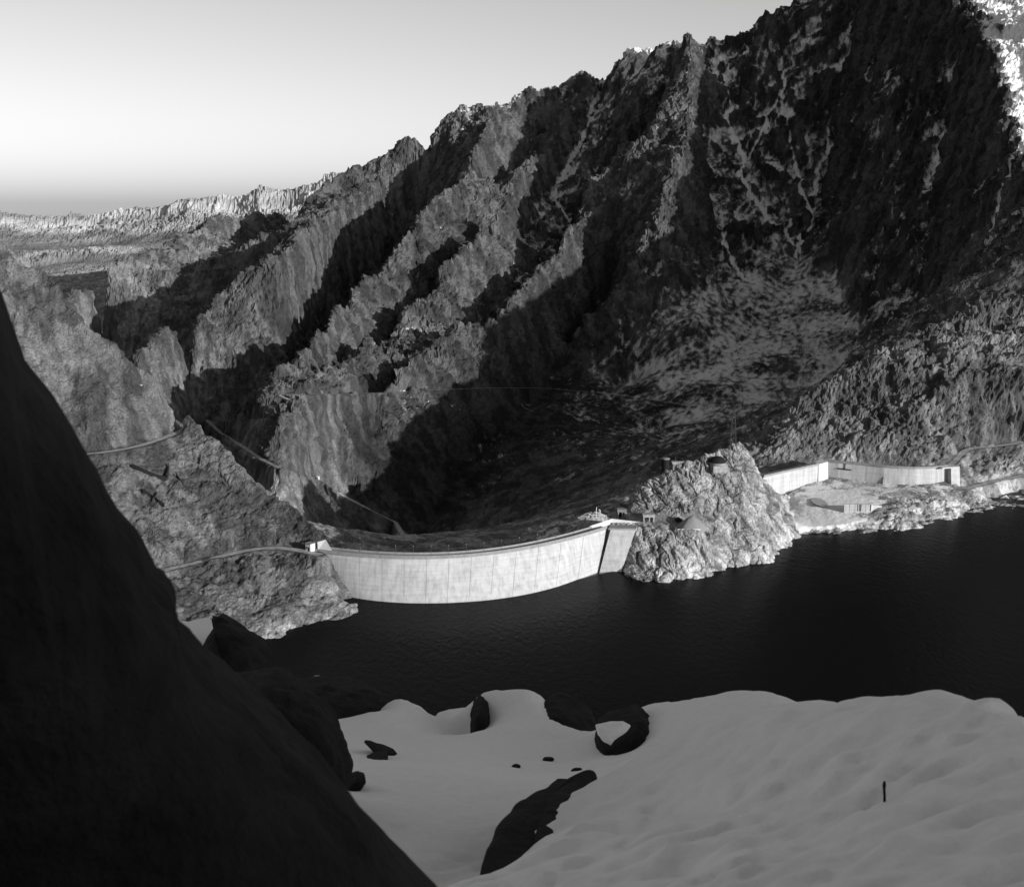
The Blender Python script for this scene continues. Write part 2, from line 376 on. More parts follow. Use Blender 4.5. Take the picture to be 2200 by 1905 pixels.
# ---- membrane through all lines on a conformal (azimuth, log distance) grid
TH0, TH1, LR0, LR1 = -0.80, 0.95, math.log(430.0), math.log(9400.0)
def solve(cell, init):
    nt = int((TH1 - TH0) / cell) + 1; nr = int((LR1 - LR0) / cell) + 1
    acc = np.zeros((nt, nr, 4)); cnt = np.zeros((nt, nr))
    for pts, a in LINES:
        for (t0, r0, z0), (t1, r1, z1) in zip(pts[:-1], pts[1:]):
            a0, b0, a1, b1 = (t0 - TH0) / cell, (math.log(r0) - LR0) / cell, (t1 - TH0) / cell, (math.log(r1) - LR0) / cell
            n = int(max(abs(a1 - a0), abs(b1 - b0)) * 2) + 2
            s = np.linspace(0, 1, n)
            i = np.round(a0 + (a1 - a0) * s).astype(int); j = np.round(b0 + (b1 - b0) * s).astype(int)
            ok = (i >= 0) & (i < nt) & (j >= 0) & (j < nr)
            rr = np.exp(np.log(r0) + (np.log(r1) - np.log(r0)) * s)
            w = (rr - r0) / (r1 - r0) if abs(r1 - r0) > 1 else s
            val = np.stack([z0 + (z1 - z0) * w, np.full(n, a[0]), np.full(n, a[1]), np.full(n, a[2])], 1)
            np.add.at(acc, (i[ok], j[ok]), val[ok]); np.add.at(cnt, (i[ok], j[ok]), 1)
    fixed = cnt > 0
    F = np.zeros((nt, nr, 4))
    if init is not None:
        ii = np.linspace(0, init.shape[0] - 1, nt); jj = np.linspace(0, init.shape[1] - 1, nr)
        i0 = np.clip(ii.astype(int), 0, init.shape[0] - 2); j0 = np.clip(jj.astype(int), 0, init.shape[1] - 2)
        fi = (ii - i0)[:, None, None]; fj = (jj - j0)[None, :, None]
        F = (init[i0][:, j0] * (1 - fi) * (1 - fj) + init[i0 + 1][:, j0] * fi * (1 - fj) + init[i0][:, j0 + 1] * (1 - fi) * fj + init[i0 + 1][:, j0 + 1] * fi * fj)
    fv = acc[fixed] / cnt[fixed][:, None]
    F[fixed] = fv
    F = F.astype(np.float32); fv = fv.astype(np.float32)
    its = 400 if init is None else 140
    om = 0.9
    for k in range(its):
        G = np.pad(F, ((1, 1), (1, 1), (0, 0)), mode='edge')
        F = F * (1 - om) + om * 0.25 * (G[2:, 1:-1] + G[:-2, 1:-1] + G[1:-1, 2:] + G[1:-1, :-2])
        F[fixed] = fv
    return F
F = None
for cell in (0.064, 0.032, 0.016, 0.008, 0.004):
    F = solve(cell, F)
FCELL = 0.004
def soften(A, k):
    for _ in range(k):
        G = np.pad(A, ((1, 1), (1, 1), (0, 0)), mode='edge')
        A = 0.5 * A + 0.125 * (G[2:, 1:-1] + G[:-2, 1:-1] + G[1:-1, 2:] + G[1:-1, :-2])
    return A
_wf = sstep(math.log(930), math.log(1100), LR0 + FCELL * np.arange(F.shape[1]))[None, :, None]
F = F * (1 - _wf) + soften(F, 2) * _wf
def sample(th, lr):
    a = np.clip((th - TH0) / FCELL, 0, F.shape[0] - 1.001); b = np.clip((lr - LR0) / FCELL, 0, F.shape[1] - 1.001)
    i = a.astype(int); j = b.astype(int); fa = (a - i)[..., None]; fb = (b - j)[..., None]
    return F[i, j] * (1 - fa) * (1 - fb) + F[i + 1, j] * fa * (1 - fb) + F[i, j + 1] * (1 - fa) * fb + F[i + 1, j + 1] * fa * fb

# ---- final grid
THS = np.concatenate([np.linspace(-0.78, -0.462, 40), np.linspace(-0.46, 0.46, int(980 / Q)), np.linspace(0.464, 0.93, 70)])
def seg(a, b, st): return np.arange(a, b, st * Q)
RS = np.concatenate([seg(440, 556, 10), seg(556, 700, 1.3), seg(700, 1000, 1.45), seg(1000, 1600, 2.4), seg(1600, 2750, 3.0), seg(2750, 4000, 12), seg(4000, 5000, 20), seg(5000, 7300, 20), seg(7300, 9300, 150)])
NT, NR = len(THS), len(RS)
TT, RR = np.meshgrid(THS, RS, indexing='ij')
S = sample(TT, np.log(RR))
X = RR * np.sin(TT); Y = RR * np.cos(TT)
Z = S[..., 0].astype(np.float64); ROUGH = S[..., 1]; TONE = S[..., 2]; SNOW = S[..., 3]
# relief: coordinates along and across the fall line of the mountain
fx, fy = -0.70, -0.71
wx = X + 45 * fbm(X / 210, Y / 210, 3); wy = Y + 45 * fbm(X / 210 + 40, Y / 210 - 13, 3)
al = wx * fx + wy * fy; ac = -wx * fy + wy * fx
def gullied(x, y, octs, gain=0.5): return 1.0 - ridged(x, y, octs, gain) / (1.0 + gain)      # rounded ribs, sharp clefts
rg = np.clip(ROUGH, 0, 1)
high = sstep(960, 1200, RR); up_ = sstep(60, 330, Z) * high; far_ = sstep(2500, 4500, RR)
big = ridged(ac / 170, al / 270, 2, 0.5) - 0.7
Z = Z + rg ** 1.3 * high * 24 * big
mid = gullied(ac / 55 + 3, al / 75, 3, 0.55) - 0.45
mid2 = ridged(ac / 70 + 7, al / 80, 3, 0.55) - 0.75
Z = Z + rg ** 1.2 * ((15 * high + 7 * (1 - high)) * mid * (1 - up_) + 10 * up_ * mid2)
# running water: drainage tree by priority flood, gullies cut down it
import heapq
def erode(Zc, Xc, Yc, Kc, cap, rounds):
    h, w = Zc.shape; A = None
    nb = [(-1, -1), (-1, 0), (-1, 1), (0, -1), (0, 1), (1, -1), (1, 0), (1, 1)]
    area0 = (np.abs(np.gradient(Xc, axis=0) * np.gradient(Yc, axis=1) - np.gradient(Xc, axis=1) * np.gradient(Yc, axis=0))).ravel()
    xf, yf = Xc.ravel(), Yc.ravel(); Zo = Zc.copy()
    for it in range(rounds):
        z = Zc.ravel().tolist(); n = h * w; rec = [-1] * n; done = bytearray(n); heap = []
        for i in range(h):
            for j in ((0, w - 1) if 0 < i < h - 1 else range(w)):
                k = i * w + j; done[k] = 1; heap.append((z[k], k))
        heapq.heapify(heap); order = []; pop = heapq.heappop; psh = heapq.heappush
        offs = [a_ * w + b_ for a_, b_ in nb]
        while heap:
            zk, k = pop(heap); order.append(k)
            i = k // w; j = k - i * w
            if i == 0 or j == 0 or i == h - 1 or j == w - 1:
                cand = [k + a_ * w + b_ for a_, b_ in nb if 0 <= i + a_ < h and 0 <= j + b_ < w]
            else: cand = [k + o_ for o_ in offs]
            for q in cand:
                if not done[q]:
                    done[q] = 1; rec[q] = k; zq = z[q]; psh(heap, (zq if zq > zk else zk, q))
        acc = area0.tolist()
        for k in reversed(order):
            r_ = rec[k]
            if r_ >= 0: acc[r_] += acc[k]
        A = np.array(acc); recn = np.array(rec); ok = recn >= 0
        d = np.ones(n); d[ok] = np.hypot(xf[ok] - xf[recn[ok]], yf[ok] - yf[recn[ok]])
        Fv = np.minimum(Kc.ravel() * A ** 0.45 / np.maximum(d, 1), 0.6).tolist()
        lo = (Zo - cap).ravel().tolist()
        for k in order:
            r_ = rec[k]
            if r_ >= 0 and z[k] > z[r_]:
                f = Fv[k]; zz = (z[k] + f * z[r_]) / (1 + f); z[k] = zz if zz > lo[k] else lo[k]
        Zc = np.array(z).reshape(h, w)
    return Zc, A.reshape(h, w)
st = 2 if Q == 1 else 1
j0, j1 = int(np.searchsorted(RS, 970)), int(np.searchsorted(RS, 4900))
sl_ = (slice(38, NT - 30, st), slice(j0, j1, st))
Ze, Ae = erode(Z[sl_], X[sl_], Y[sl_], 0.022 * rg[sl_] * (0.35 + 0.65 * sstep(-0.2, 0.05, TT[sl_])), 4 + 22 * rg[sl_], 2)
def upsample(a, n0, n1, st):
    i = np.minimum(np.arange(n0) / st, a.shape[0] - 1.001); j = np.minimum(np.arange(n1) / st, a.shape[1] - 1.001)
    i0 = i.astype(int); j0_ = j.astype(int); fi = (i - i0)[:, None]; fj = (j - j0_)[None, :]
    return a[i0][:, j0_] * (1 - fi) * (1 - fj) + a[i0 + 1][:, j0_] * fi * (1 - fj) + a[i0][:, j0_ + 1] * (1 - fi) * fj + a[i0 + 1][:, j0_ + 1] * fi * fj
n0, n1 = NT - 30 - 38, j1 - j0
dZ = upsample(Ze - Z[sl_], n0, n1, st)
edge = sstep(0, 50, np.arange(n1))[None, :] * sstep(0, 60, np.arange(n1)[::-1])[None, :] * sstep(0, 8, np.arange(n0))[:, None] * sstep(0, 8, np.arange(n0)[::-1])[:, None]
Z[38:NT - 30, j0:j1] += dZ * edge
CHAN = np.zeros_like(Z); CHAN[38:NT - 30, j0:j1] = sstep(math.log(1500), math.log(40000), np.log(upsample(Ae, n0, n1, st) + 1)) * edge
# crags
wx2 = X + 5 * fbm(X / 25, Y / 25, 2); wy2 = Y + 5 * fbm(X / 25 + 9, Y / 25, 2)
c1 = ridged(wx2 / 33, wy2 / 30, 4, 0.62) - 0.8
gr = fbm(X / 4.2, Y / 4.2, 2, 0.7)
rk = sstep(0.15, 0.9, rg)
Z = Z + rk * high * 2.0 * c1 + (0.2 + rg) * 0.35 * gr * sstep(0.01, 0.1, rg)
ROADM = np.zeros_like(Z)
def grads(Z):
    dr = np.gradient(Z, RS, axis=1); dt = np.gradient(Z, THS, axis=0) / RR
    return dr, dt

# ---- level benches for the roads
def colz(th):
    i = int(np.clip(np.searchsorted(THS, th), 1, NT - 1)); f = (th - THS[i - 1]) / (THS[i] - THS[i - 1])
    return Z[i - 1] * (1 - f) + Z[i] * f
def hit(u, v, rmin=0):
    th, t = ray(u, v); zc = colz(th)
    j = np.where((zc > CAMH + RS * t) & (RS > rmin))[0]
    if not len(j): return P(u, v, 3000)
    j = j[0]
    if j == 0 or RS[j - 1] <= rmin: return P(u, v, RS[j])
    a0 = zc[j - 1] - CAMH - RS[j - 1] * t; a1 = zc[j] - CAMH - RS[j] * t
    return P(u, v, RS[j - 1] + (RS[j] - RS[j - 1]) * (-a0 / (a1 - a0)))
def ground(x, y):
    th = math.atan2(x, y); r = math.hypot(x, y); return float(np.interp(r, RS, colz(th)))
def carve(pts, hw, fall):
    global Z
    p = np.array([(q.x, q.y, q.z) for q in pts])
    m = (X > p[:, 0].min() - 40) & (X < p[:, 0].max() + 40) & (Y > p[:, 1].min() - 40) & (Y < p[:, 1].max() + 40)
    x = X[m]; y = Y[m]; bd = np.full(x.shape, 1e9); bz = np.zeros(x.shape)
    for a, b in zip(p[:-1], p[1:]):
        d = b[:2] - a[:2]; t = np.clip(((x - a[0]) * d[0] + (y - a[1]) * d[1]) / (d @ d + 1e-9), 0, 1)
        dd = np.hypot(x - a[0] - t * d[0], y - a[1] - t * d[1]); q = dd < bd
        bd = np.where(q, dd, bd); bz = np.where(q, a[2] + t * (b[2] - a[2]), bz)
    w = 1 - sstep(hw, hw + fall, bd)
    zz = Z[m]; Z[m] = zz * (1 - w) + bz * w; ROADM[m] = np.maximum(ROADM[m], 1 - sstep(hw - 0.3, hw + 3.0, bd))
def resample(pts, step):
    out = [pts[0]]
    for a, b in zip(pts[:-1], pts[1:]):
        n = max(1, int((b - a).length / step))
        for k in range(1, n + 1): out.append(a.lerp(b, k / n))
    return out
def smooth(pts, it=2):
    for _ in range(it):
        pts = [pts[0]] + [(pts[i - 1] + pts[i] * 2 + pts[i + 1]) / 4 for i in range(1, len(pts) - 1)] + [pts[-1]]
    return pts
ROADS = []
def add_road(pts, w, lift=0.12, mat='gravel', name='road'):
    pts = smooth(resample(pts, 4.0), 3); carve(pts, w * 0.5 + 0.8, w * 0.8 + 1.5); ROADS.append((name, pts, w, lift, mat))
add_road([P(u, v, z=80) for u, v in UROAD], 5)
add_road([P(u, v, z=25) for u, v in LROAD], 5)
add_road([hit(u, v, 900) for u, v in [(444,902),(475,930),(520,958),(560,985),(600,1005),(645,1020),(680,1030),(720,1055),(790,1092),(850,1122),(866,1150),(900,1182)]], 4)
add_road([hit(u, v, 900) for u, v in [(656,848),(740,846),(830,843),(926,838),(1056,833),(1178,834),(1313,846),(1382,856),(1448,866),(1491,872)]], 2.6)
add_road([hit(u, v, 900) for u, v in [(656,847),(595,848),(649,869),(575,873),(632,891),(560,900),(473,904)]], 3)
add_road([P(u, v, z=9.5) for u, v in [(2072,1050),(2110,1040),(2150,1030),(2200,1021),(2260,1010)]], 5)
add_road([hit(u, v) for u, v in [(2035,1004),(2058,985),(2070,968),(2090,962),(2130,960),(2200,950)]], 5)

# ---- snow cover from slope, hollows and altitude
def blur(A, k):
    for ax in (0, 1):
        c = np.cumsum(np.concatenate([np.repeat(A.take([0], ax), k + 1, ax), A, np.repeat(A.take([-1], ax), k, ax)], ax), ax)
        n = A.shape[ax]
        A = (c.take(range(2 * k + 1, 2 * k + 1 + n), ax) - c.take(range(0, n), ax)) / (2 * k + 1)
    return A
dr, dt = grads(Z)
slope = np.hypot(dr, dt)
hol = (blur(Z, 4) - Z) / (RR * 0.0035) + 0.7 * (blur(Z, 14) - Z) / (RR * 0.012)
alt = sstep(120, 420, Z) * high
sn = SNOW + 0.15 * np.clip(hol, -2, 2) - 0.16 * np.clip(slope - 0.9, -0.3, 2.5) + 0.14 * fbm(X / 60, Y / 60, 3) + 0.16 * fbm(X / 9, Y / 9, 3, .6) + 0.46 * CHAN * sstep(.24, .36, SNOW) * sstep(.35, .8, rg) + 0.07 * alt
sn = np.where(SNOW < 0.02, 0, sn)
sn = sn * sstep(0.0, 0.1, SNOW)
pt = fbm(X / 26, Y / 26, 4, .6)                                    # turf and bare rock
near_ = 1 - sstep(900, 1100, RR)
TONE = TONE * (1 + 0.55 * (1 - sstep(2, 13, Z)) * near_)              # bleached band above the water
tone = TONE * (1 + 0.30 * fbm(X / 90, Y / 90, 2)) *  (0.72 + 0.75 * sstep(-0.15, 0.25, pt)) * (1 + 0.35 * fbm(X / 5, Y / 5, 3, .7))
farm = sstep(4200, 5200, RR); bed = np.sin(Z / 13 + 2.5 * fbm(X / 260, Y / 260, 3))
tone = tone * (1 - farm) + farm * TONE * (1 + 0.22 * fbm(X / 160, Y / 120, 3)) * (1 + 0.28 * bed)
# ---- meshes: every column re-spaced so that steep faces get as many rows as their height needs
X0_, Y0_, RR0, TT0 = X, Y, RR, TT
Zb = blur(Z, 5); gslope = np.gradient(Zb, RS, axis=1)
dens = np.sqrt(1 + np.clip(np.where(gslope > 0, 1.25 * gslope, 0.0), 0, 3) ** 2) * np.where(gslope < -0.35, 0.6, 1.0)
dens = blur(dens, 7)
cum = np.cumsum(dens, axis=1); cum = (cum - cum[:, :1]) / (cum[:, -1:] - cum[:, :1])
uni = np.linspace(0, 1, NR); RG = np.empty_like(RR)
for i in range(NT): RG[i] = np.interp(uni, cum[i], RS)
def respace(A):
    B = np.empty_like(RG)
    for i in range(NT): B[i] = np.interp(RG[i], RS, A[i])
    return B
ZM, toneM, snM, rgM, roadM, highM = [respace(q) for q in (Z, tone, sn, rg, ROADM, high)]
RRM = RG; XM = RRM * np.sin(TT); YM = RRM * np.cos(TT)
idx = np.arange(NT * NR).reshape(NT, NR)
quads = np.stack([idx[:-1, :-1], idx[1:, :-1], idx[1:, 1:], idx[:-1, 1:]], -1).reshape(-1, 4)
V = np.stack([XM, YM, ZM], -1).reshape(-1, 3)
Nn = grid_normals(XM, YM, ZM).reshape(-1, 3)
kedge = sstep(0, .012, np.abs(TT - 0.164) - 0.081) ; kedge = np.maximum(kedge, sstep(812, 824, RRM)); kedge = np.where((RRM < 650), 1, kedge)
am = ((sstep(0.05, 0.9, rgM) * (1 + 0.6 * sstep(4200, 5200, RRM)) * (1 - roadM) * kedge).ravel() * (1 + 0.5 * highM.ravel())).astype(np.float32)
wp = V + 6 * np.stack([perlin3(V / 31 + 3.1), perlin3(V / 31 + 17.7), perlin3(V / 31 + 41.3)], -1)
cr_ = 9.0 * (crag3(wp / np.array([34, 34, 42]), 3, 0.55) - 0.42) + 5.6 * (crag3(wp / 12.0 + 5.5, 3, 0.65) - 0.42) + 1.8 * (crag3(V / 4.6, 2, 0.65) - 0.42)
V = V + Nn * (am * cr_)[:, None]
def fm(A): return A[:-1, :-1].ravel()
reg = np.full(TT.shape, 0)
reg[(TT < -0.08) & (RRM < 900)] = 1
reg[(TT > 0.195) & (RRM < 1130)] = 2
reg[(TT > 0.083) & (TT < 0.245) & (RRM < 812)] = 3
reg[RRM > 5000] = 4
reg = fm(reg)
zmax = np.maximum.reduce([ZM[:-1, :-1], ZM[1:, :-1], ZM[1:, 1:], ZM[:-1, 1:]]).ravel()
for k, nm in enumerate(['mountain', 'hillside', 'lake_shore', None, 'far_mountains']):
    if nm is None: continue
    q = quads[(reg == k) & (zmax > -2.5 if k in (2, 3) else ((zmax > -2.5) | (fm(RRM) > 690)))]
    used = np.unique(q); remap = np.zeros(NT * NR, dtype=np.int32); remap[used] = np.arange(len(used))
    o = mesh_np(nm, V[used], remap[q], M['terrain'], False, {'tone': toneM.ravel()[used], 'snow': snM.ravel()[used]})
    tag(o, kind='structure')
# the rock knob on a finer grid: slanting slabs, joints and clefts
i0k, i1k = int(np.searchsorted(THS, 0.083, 'right')), int(np.searchsorted(THS, 0.245)); j0k, j1k = 12, int(np.searchsorted(RS, 812))
kt = np.interp(np.linspace(i0k, i1k, 460), np.arange(NT), THS); kr = np.interp(np.linspace(int(np.searchsorted(RS, 664)), j1k, 300), np.arange(NR), RS)
def bil(A, t, r):
    a = np.interp(t, THS, np.arange(NT)); b = np.interp(r, RS, np.arange(NR)); i = np.minimum(a.astype(int), NT - 2); j = np.minimum(b.astype(int), NR - 2)
    fa = (a - i)[:, None]; fb = (b - j)[None, :]
    return A[i][:, j] * (1 - fa) * (1 - fb) + A[i + 1][:, j] * fa * (1 - fb) + A[i][:, j + 1] * (1 - fa) * fb + A[i + 1][:, j + 1] * fa * fb
KZ = bil(Z, kt, kr); KT = bil(TONE, kt, kr); KTT, KRR = np.meshgrid(kt, kr, indexing='ij'); KX = KRR * np.sin(KTT); KY = KRR * np.cos(KTT)
fade = sstep(0, 10, np.arange(460))[:, None] * sstep(0, 10, np.arange(460)[::-1])[:, None] * sstep(0, 14, np.arange(300)[::-1])[None, :]
wz = KZ + 0.35 * KY
qx = KX + 2.5 * fbm(KX / 12, wz / 12, 3); qz = wz + 2.5 * fbm(KX / 12 + 7, wz / 12 + 3, 3)
cc = qx * .86 + qz * .51; ll = -qx * .51 + qz * .86
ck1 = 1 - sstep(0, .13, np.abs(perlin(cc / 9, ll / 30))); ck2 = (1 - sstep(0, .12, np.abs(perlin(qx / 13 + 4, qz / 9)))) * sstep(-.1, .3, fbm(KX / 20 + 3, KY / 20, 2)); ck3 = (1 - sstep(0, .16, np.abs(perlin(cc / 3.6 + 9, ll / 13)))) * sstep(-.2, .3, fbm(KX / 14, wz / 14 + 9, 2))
ledge = sstep(20, 27, KZ) * (1 - sstep(28, 31, KZ)) * (1 - sstep(735, 745, KRR))
slab = gullied(cc / 16, ll / 45, 3, .5) - .45
KN3 = grid_normals(KX, KY, KZ); kp = np.stack([KX, KY, KZ], -1)
kd = fade * (1 - .85 * ledge) * (3.2 * slab - 1.0 * ck1 - .8 * ck2 - .5 * ck3 + 3.4 * (crag3(kp.reshape(-1, 3) / np.array([17, 17, 24]), 5, .6).reshape(KX.shape) - .4))
KX, KY, KZ2 = [kp[..., c] + KN3[..., c] * kd for c in range(3)]
ktone = KT * (0.8 + 0.5 * sstep(-.2, .3, fbm(cc / 8, ll / 30, 4, .6))) * (1 - .45 * np.maximum(np.maximum(ck1, ck2), .7 * ck3)) * (1 + .3 * fbm(KX / 3, wz / 3, 3, .7))  # tone also darkened inside the clefts, as their shade would
KG = np.arange(KX.size).reshape(KX.shape); kq = np.stack([KG[:-1, :-1], KG[1:, :-1], KG[1:, 1:], KG[:-1, 1:]], -1).reshape(-1, 4)
kz4 = np.maximum.reduce([KZ2[:-1, :-1], KZ2[1:, :-1], KZ2[1:, 1:], KZ2[:-1, 1:]]).ravel(); kq = kq[kz4 > -2.5]
ku = np.unique(kq); km = np.zeros(KX.size, dtype=np.int32); km[ku] = np.arange(len(ku))
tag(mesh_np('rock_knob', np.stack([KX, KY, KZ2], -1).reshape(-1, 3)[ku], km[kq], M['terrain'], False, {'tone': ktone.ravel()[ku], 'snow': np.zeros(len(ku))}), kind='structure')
# water
bm = bmesh.new()
WX = [-900, -165, -105, 0, 95, 150, 330, 420, 1500]; WY = [690, 690, 655, 655, 722, 830, 900, 1000, 1000]
wv = [(bm.verts.new((x, 380, 0)), bm.verts.new((x, y, 0))) for x, y in zip(WX, WY)]
for p, q in zip(wv[:-1], wv[1:]): bm.faces.new((p[0], q[0], q[1], p[1]))
tag(obj_bm('lake', bm, M['water']), kind='structure')
for name, pts, w, lift, mat in ROADS:
    vs = []
    for i, p in enumerate(pts):
        d = (pts[min(i + 1, len(pts) - 1)] - pts[max(i - 1, 0)]); d.z = 0; d.normalize(); n = Vector((d.y, -d.x, 0))
        jw = w * (1 + 0.28 * mnoise.noise(p * 0.09))
        for s_ in (-.5, .5): q = p + n * jw * s_; vs.append((q.x, q.y, p.z + lift))
    qs = [(2 * i, 2 * i + 1, 2 * i + 3, 2 * i + 2) for i in range(len(pts) - 1)]
    tag(mesh_np(name, np.array(vs), np.array(qs), M[mat], False), kind='structure')

# ================================================================== built things
def box_bm(bm, c, sx, sy, sz, ax=None):
    """box with centre of its base at c; ax = unit vector of its long axis in plan"""
    ax = ax or Vector((1, 0, 0)); ay = Vector((-ax.y, ax.x, 0))
    vs = [bm.verts.new(c + ax * (sx * a / 2) + ay * (sy * b / 2) + Vector((0, 0, sz * k))) for k in (0, 1) for a, b in ((-1, -1), (1, -1), (1, 1), (-1, 1))]
    for f in ((0, 1, 2, 3), (4, 5, 6, 7), (0, 1, 5, 4), (1, 2, 6, 5), (2, 3, 7, 6), (3, 0, 4, 7)): bm.faces.new([vs[i] for i in f])
    return bm
def bar_bm(bm, a, b, w, n=4):
    d = (b - a); L_ = d.length; q = d.to_track_quat('Z', 'Y')
    ring = []
    for t in (0, L_):
        ring.append([bm.verts.new(a + q @ Vector((w * math.cos(2 * math.pi * k / n + .785), w * math.sin(2 * math.pi * k / n + .785), t))) for k in range(n)])
    for k in range(n): bm.faces.new((ring[0][k], ring[0][(k + 1) % n], ring[1][(k + 1) % n], ring[1][k]))
    bm.faces.new(ring[0]); bm.faces.new(ring[1])
    return bm
def interp_pts(pts, s):
    u = [p[0] for p in pts]; v = [p[1] for p in pts]
    uu = u[0] + (u[-1] - u[0]) * s
    return uu, float(np.interp(uu, u, v))
def loft(bm, secs):
    """closed sections (lists of Vectors of equal length) joined in order and capped"""
    rings = [[bm.verts.new(p) for p in s_] for s_ in secs]; n = len(rings[0])
    for a, b in zip(rings[:-1], rings[1:]):
        for k in range(n): bm.faces.new((a[k], a[(k + 1) % n], b[(k + 1) % n], b[k]))
    bm.faces.new(rings[0]); bm.faces.new(rings[-1])
    return bm

# ---- the large arch dam
TOP = [(676,1186),(679,1186),(759,1193.5),(831,1199),(904,1201),(976,1198.5),(1049,1191.5),(1121,1180.5),(1193,1167.5),(1248,1153),(1302,1135)]
BASE = [(680,1262),(748,1284),(831,1292),(922,1296),(994,1294.5),(1067,1287),(1139,1275),(1212,1256),(1288,1224)]
def dam_top(s): u, v = interp_pts(TOP, s); return P(u, v, z=24.0)
def dam_base(s): u, v = interp_pts(BASE, s); return P(u, v, z=0.0)
ss = np.linspace(0, 1, 97)
def fit_curve(f):                    # smooth plan curve through the measured points
    a = np.array([(f(s).x, f(s).y) for s in ss]); px = np.polyfit(ss, a[:, 0], 4); py = np.polyfit(ss, a[:, 1], 4)
    return lambda s: (float(np.polyval(px, s)), float(np.polyval(py, s)))
ct, cb = fit_curve(dam_top), fit_curve(dam_base)
def dam_section(s, z, off=0.0):
    x0, y0 = ct(s); x1, y1 = cb(s); k = (24.0 - z) / 24.0
    k = k * (0.8 + 0.2 * k) if k <= 1 else k
    e = 1e-3; xa, ya = ct(s - e); xb, yb = ct(s + e); n = Vector((yb - ya, -(xb - xa), 0)).normalized()     # towards the lake
    return Vector((x0 + (x1 - x0) * k, y0 + (y1 - y0) * k, z)) + n * off, n
dam = empty('arch_dam', dam_section(0.5, 0)[0])
tag(dam, 'large pale concrete arch dam curving from the left hillside to the rock knob', 'dam')
NB = 13
for b in range(NB):
    bm = bmesh.new(); secs = []
    s0 = b / NB + 0.0004; s1 = (b + 1) / NB - 0.0004
    jut = random.uniform(-0.03, 0.03)
    for k in range(5):
        s = s0 + (s1 - s0) * k / 4; pts = []
        for z in (24, 20, 15, 10, 5, 0, -6, -14): pts.append(dam_section(s, z, jut)[0])
        p, n = dam_section(s, -60); p0, _ = dam_section(s, 24)
        pts.append(Vector((p0.x, p0.y, -14)) - n * 17); pts.append(Vector((p0.x, p0.y, 14)) - n * 7.5); pts.append(p0 - n * 5.6)
        secs.append(pts)
    obj_bm('wall_block', loft(bm, secs), M['concrete'], dam)
def crest_strip(o0, o1, z0, z1, name, mat, a=-0.012, b_=1.0, n=60, parent=None):
    bm = bmesh.new(); secs = []
    for k in range(n + 1):
        s = a + (b_ - a) * k / n; p, nn = dam_section(s, 24)
        q = lambda o, z: Vector((p.x, p.y, z)) + nn * o
        secs.append([q(o0, z0), q(o1, z0), q(o1, z1), q(o0, z1)])
    return obj_bm(name, loft(bm, secs), mat, parent or dam)
M['crest'] = simple_mat('grey_crest_concrete', 0.24, 0.2, 0.5)
crest_strip(0.9, -6.2, 24.0, 24.9, 'crest_slab', M['crest'])
crest_strip(0.9, 0.45, 24.9, 26.1, 'upstream_parapet', M['crest'])
crest_strip(-5.8, -6.2, 24.9, 26.0, 'downstream_parapet', M['crest'])
# thrust block and wing wall at the rock knob
wa, wb = P(1312, 1137, z=24), P(1366, 1137.5, z=24); ga, gb = P(1289, 1226, z=0), P(1335, 1228, z=0)
bm = bmesh.new(); back = Vector((0.1, 1, 0)) * 9
g2a, g2b = ga + (ga - wa) * 0.5, gb + (gb - wb) * 0.5
loft(bm, [[wa, ga, g2a, g2a + back * 1.6, wa + back], [wb, gb, g2b, g2b + back * 1.6, wb + back]])
obj_bm('wing_wall', bm, M['concrete'], dam)
bm = bmesh.new(); up = Vector((0, 0, 1)); f_ = Vector((0, -0.8, 0))
loft(bm, [[wa + f_ - Vector((1.5, 0, 0)), wa + f_ - Vector((1.5, 0, 0)) + up, wa + back + up, wa + back], [wb + f_, wb + f_ + up, wb + back + up, wb + back]])
obj_bm('wing_crest_slab', bm, M['crest'], dam)
for k in range(5):
    p = wa.lerp(wb, 0.1 + 0.2 * k) + up * 1.0 + back * 0.85
    obj_bm('guard_stone', box_bm(bmesh.new(), p, 1.6, 1.0, 1.2), M['crest'], dam)
# downstream corner platform where the crest road meets the rock
bm = bmesh.new(); a0 = dam_section(0.97, 24, -6.2)[0]; b0 = wb + back; c0 = P(1316, 1121, z=27.5)
loft(bm, [[a0 + up * 0.0, wa + back, b0 + Vector((4, 3, 0)), c0 + Vector((0, 4, -3))], [a0 + up * 2.4, wa + back + up * 1.2, b0 + Vector((4, 3, 1.6)), c0 + Vector((0, 4, 1))]])
obj_bm('corner_platform', bm, M['concrete_plain'], dam)
# lamps along the crest
for k in range(14):
    s = 0.08 + k * 0.064; p = dam_section(s, 24, -5.5)[0] + up * 0.9
    if k == 0:
        lp = empty('lamp_post', p)
        bm = bmesh.new(); bar_bm(bm, p, p + up * 5.0, 0.06, 6); pole0 = obj_bm('pole', bm, M['metal'], lp)
        bm = bmesh.new(); bar_bm(bm, p + up * 5.0, p + up * 5.0 + Vector((0, -0.9, 0.2)), 0.04, 6); arm0 = obj_bm('bracket', bm, M['metal'], lp)
        bm = bmesh.new(); bmesh.ops.create_uvsphere(bm, u_segments=8, v_segments=6, radius=0.2)
        bmesh.ops.translate(bm, verts=bm.verts[:], vec=p + up * 5.1 + Vector((0, -0.9, 0.2))); head0 = obj_bm('lamp_globe', bm, M['concrete_plain'], lp)
        src = lp
    else:
        lp = src.copy(); C.objects.link(lp); lp.location = p
        for c_ in (pole0, arm0, head0):
            d_ = c_.copy(); C.objects.link(d_); d_.parent = lp
    tag(lp, 'thin lamp post with a pale globe standing on the arch dam crest', 'lamp post', 'lamp posts along the arch dam crest')
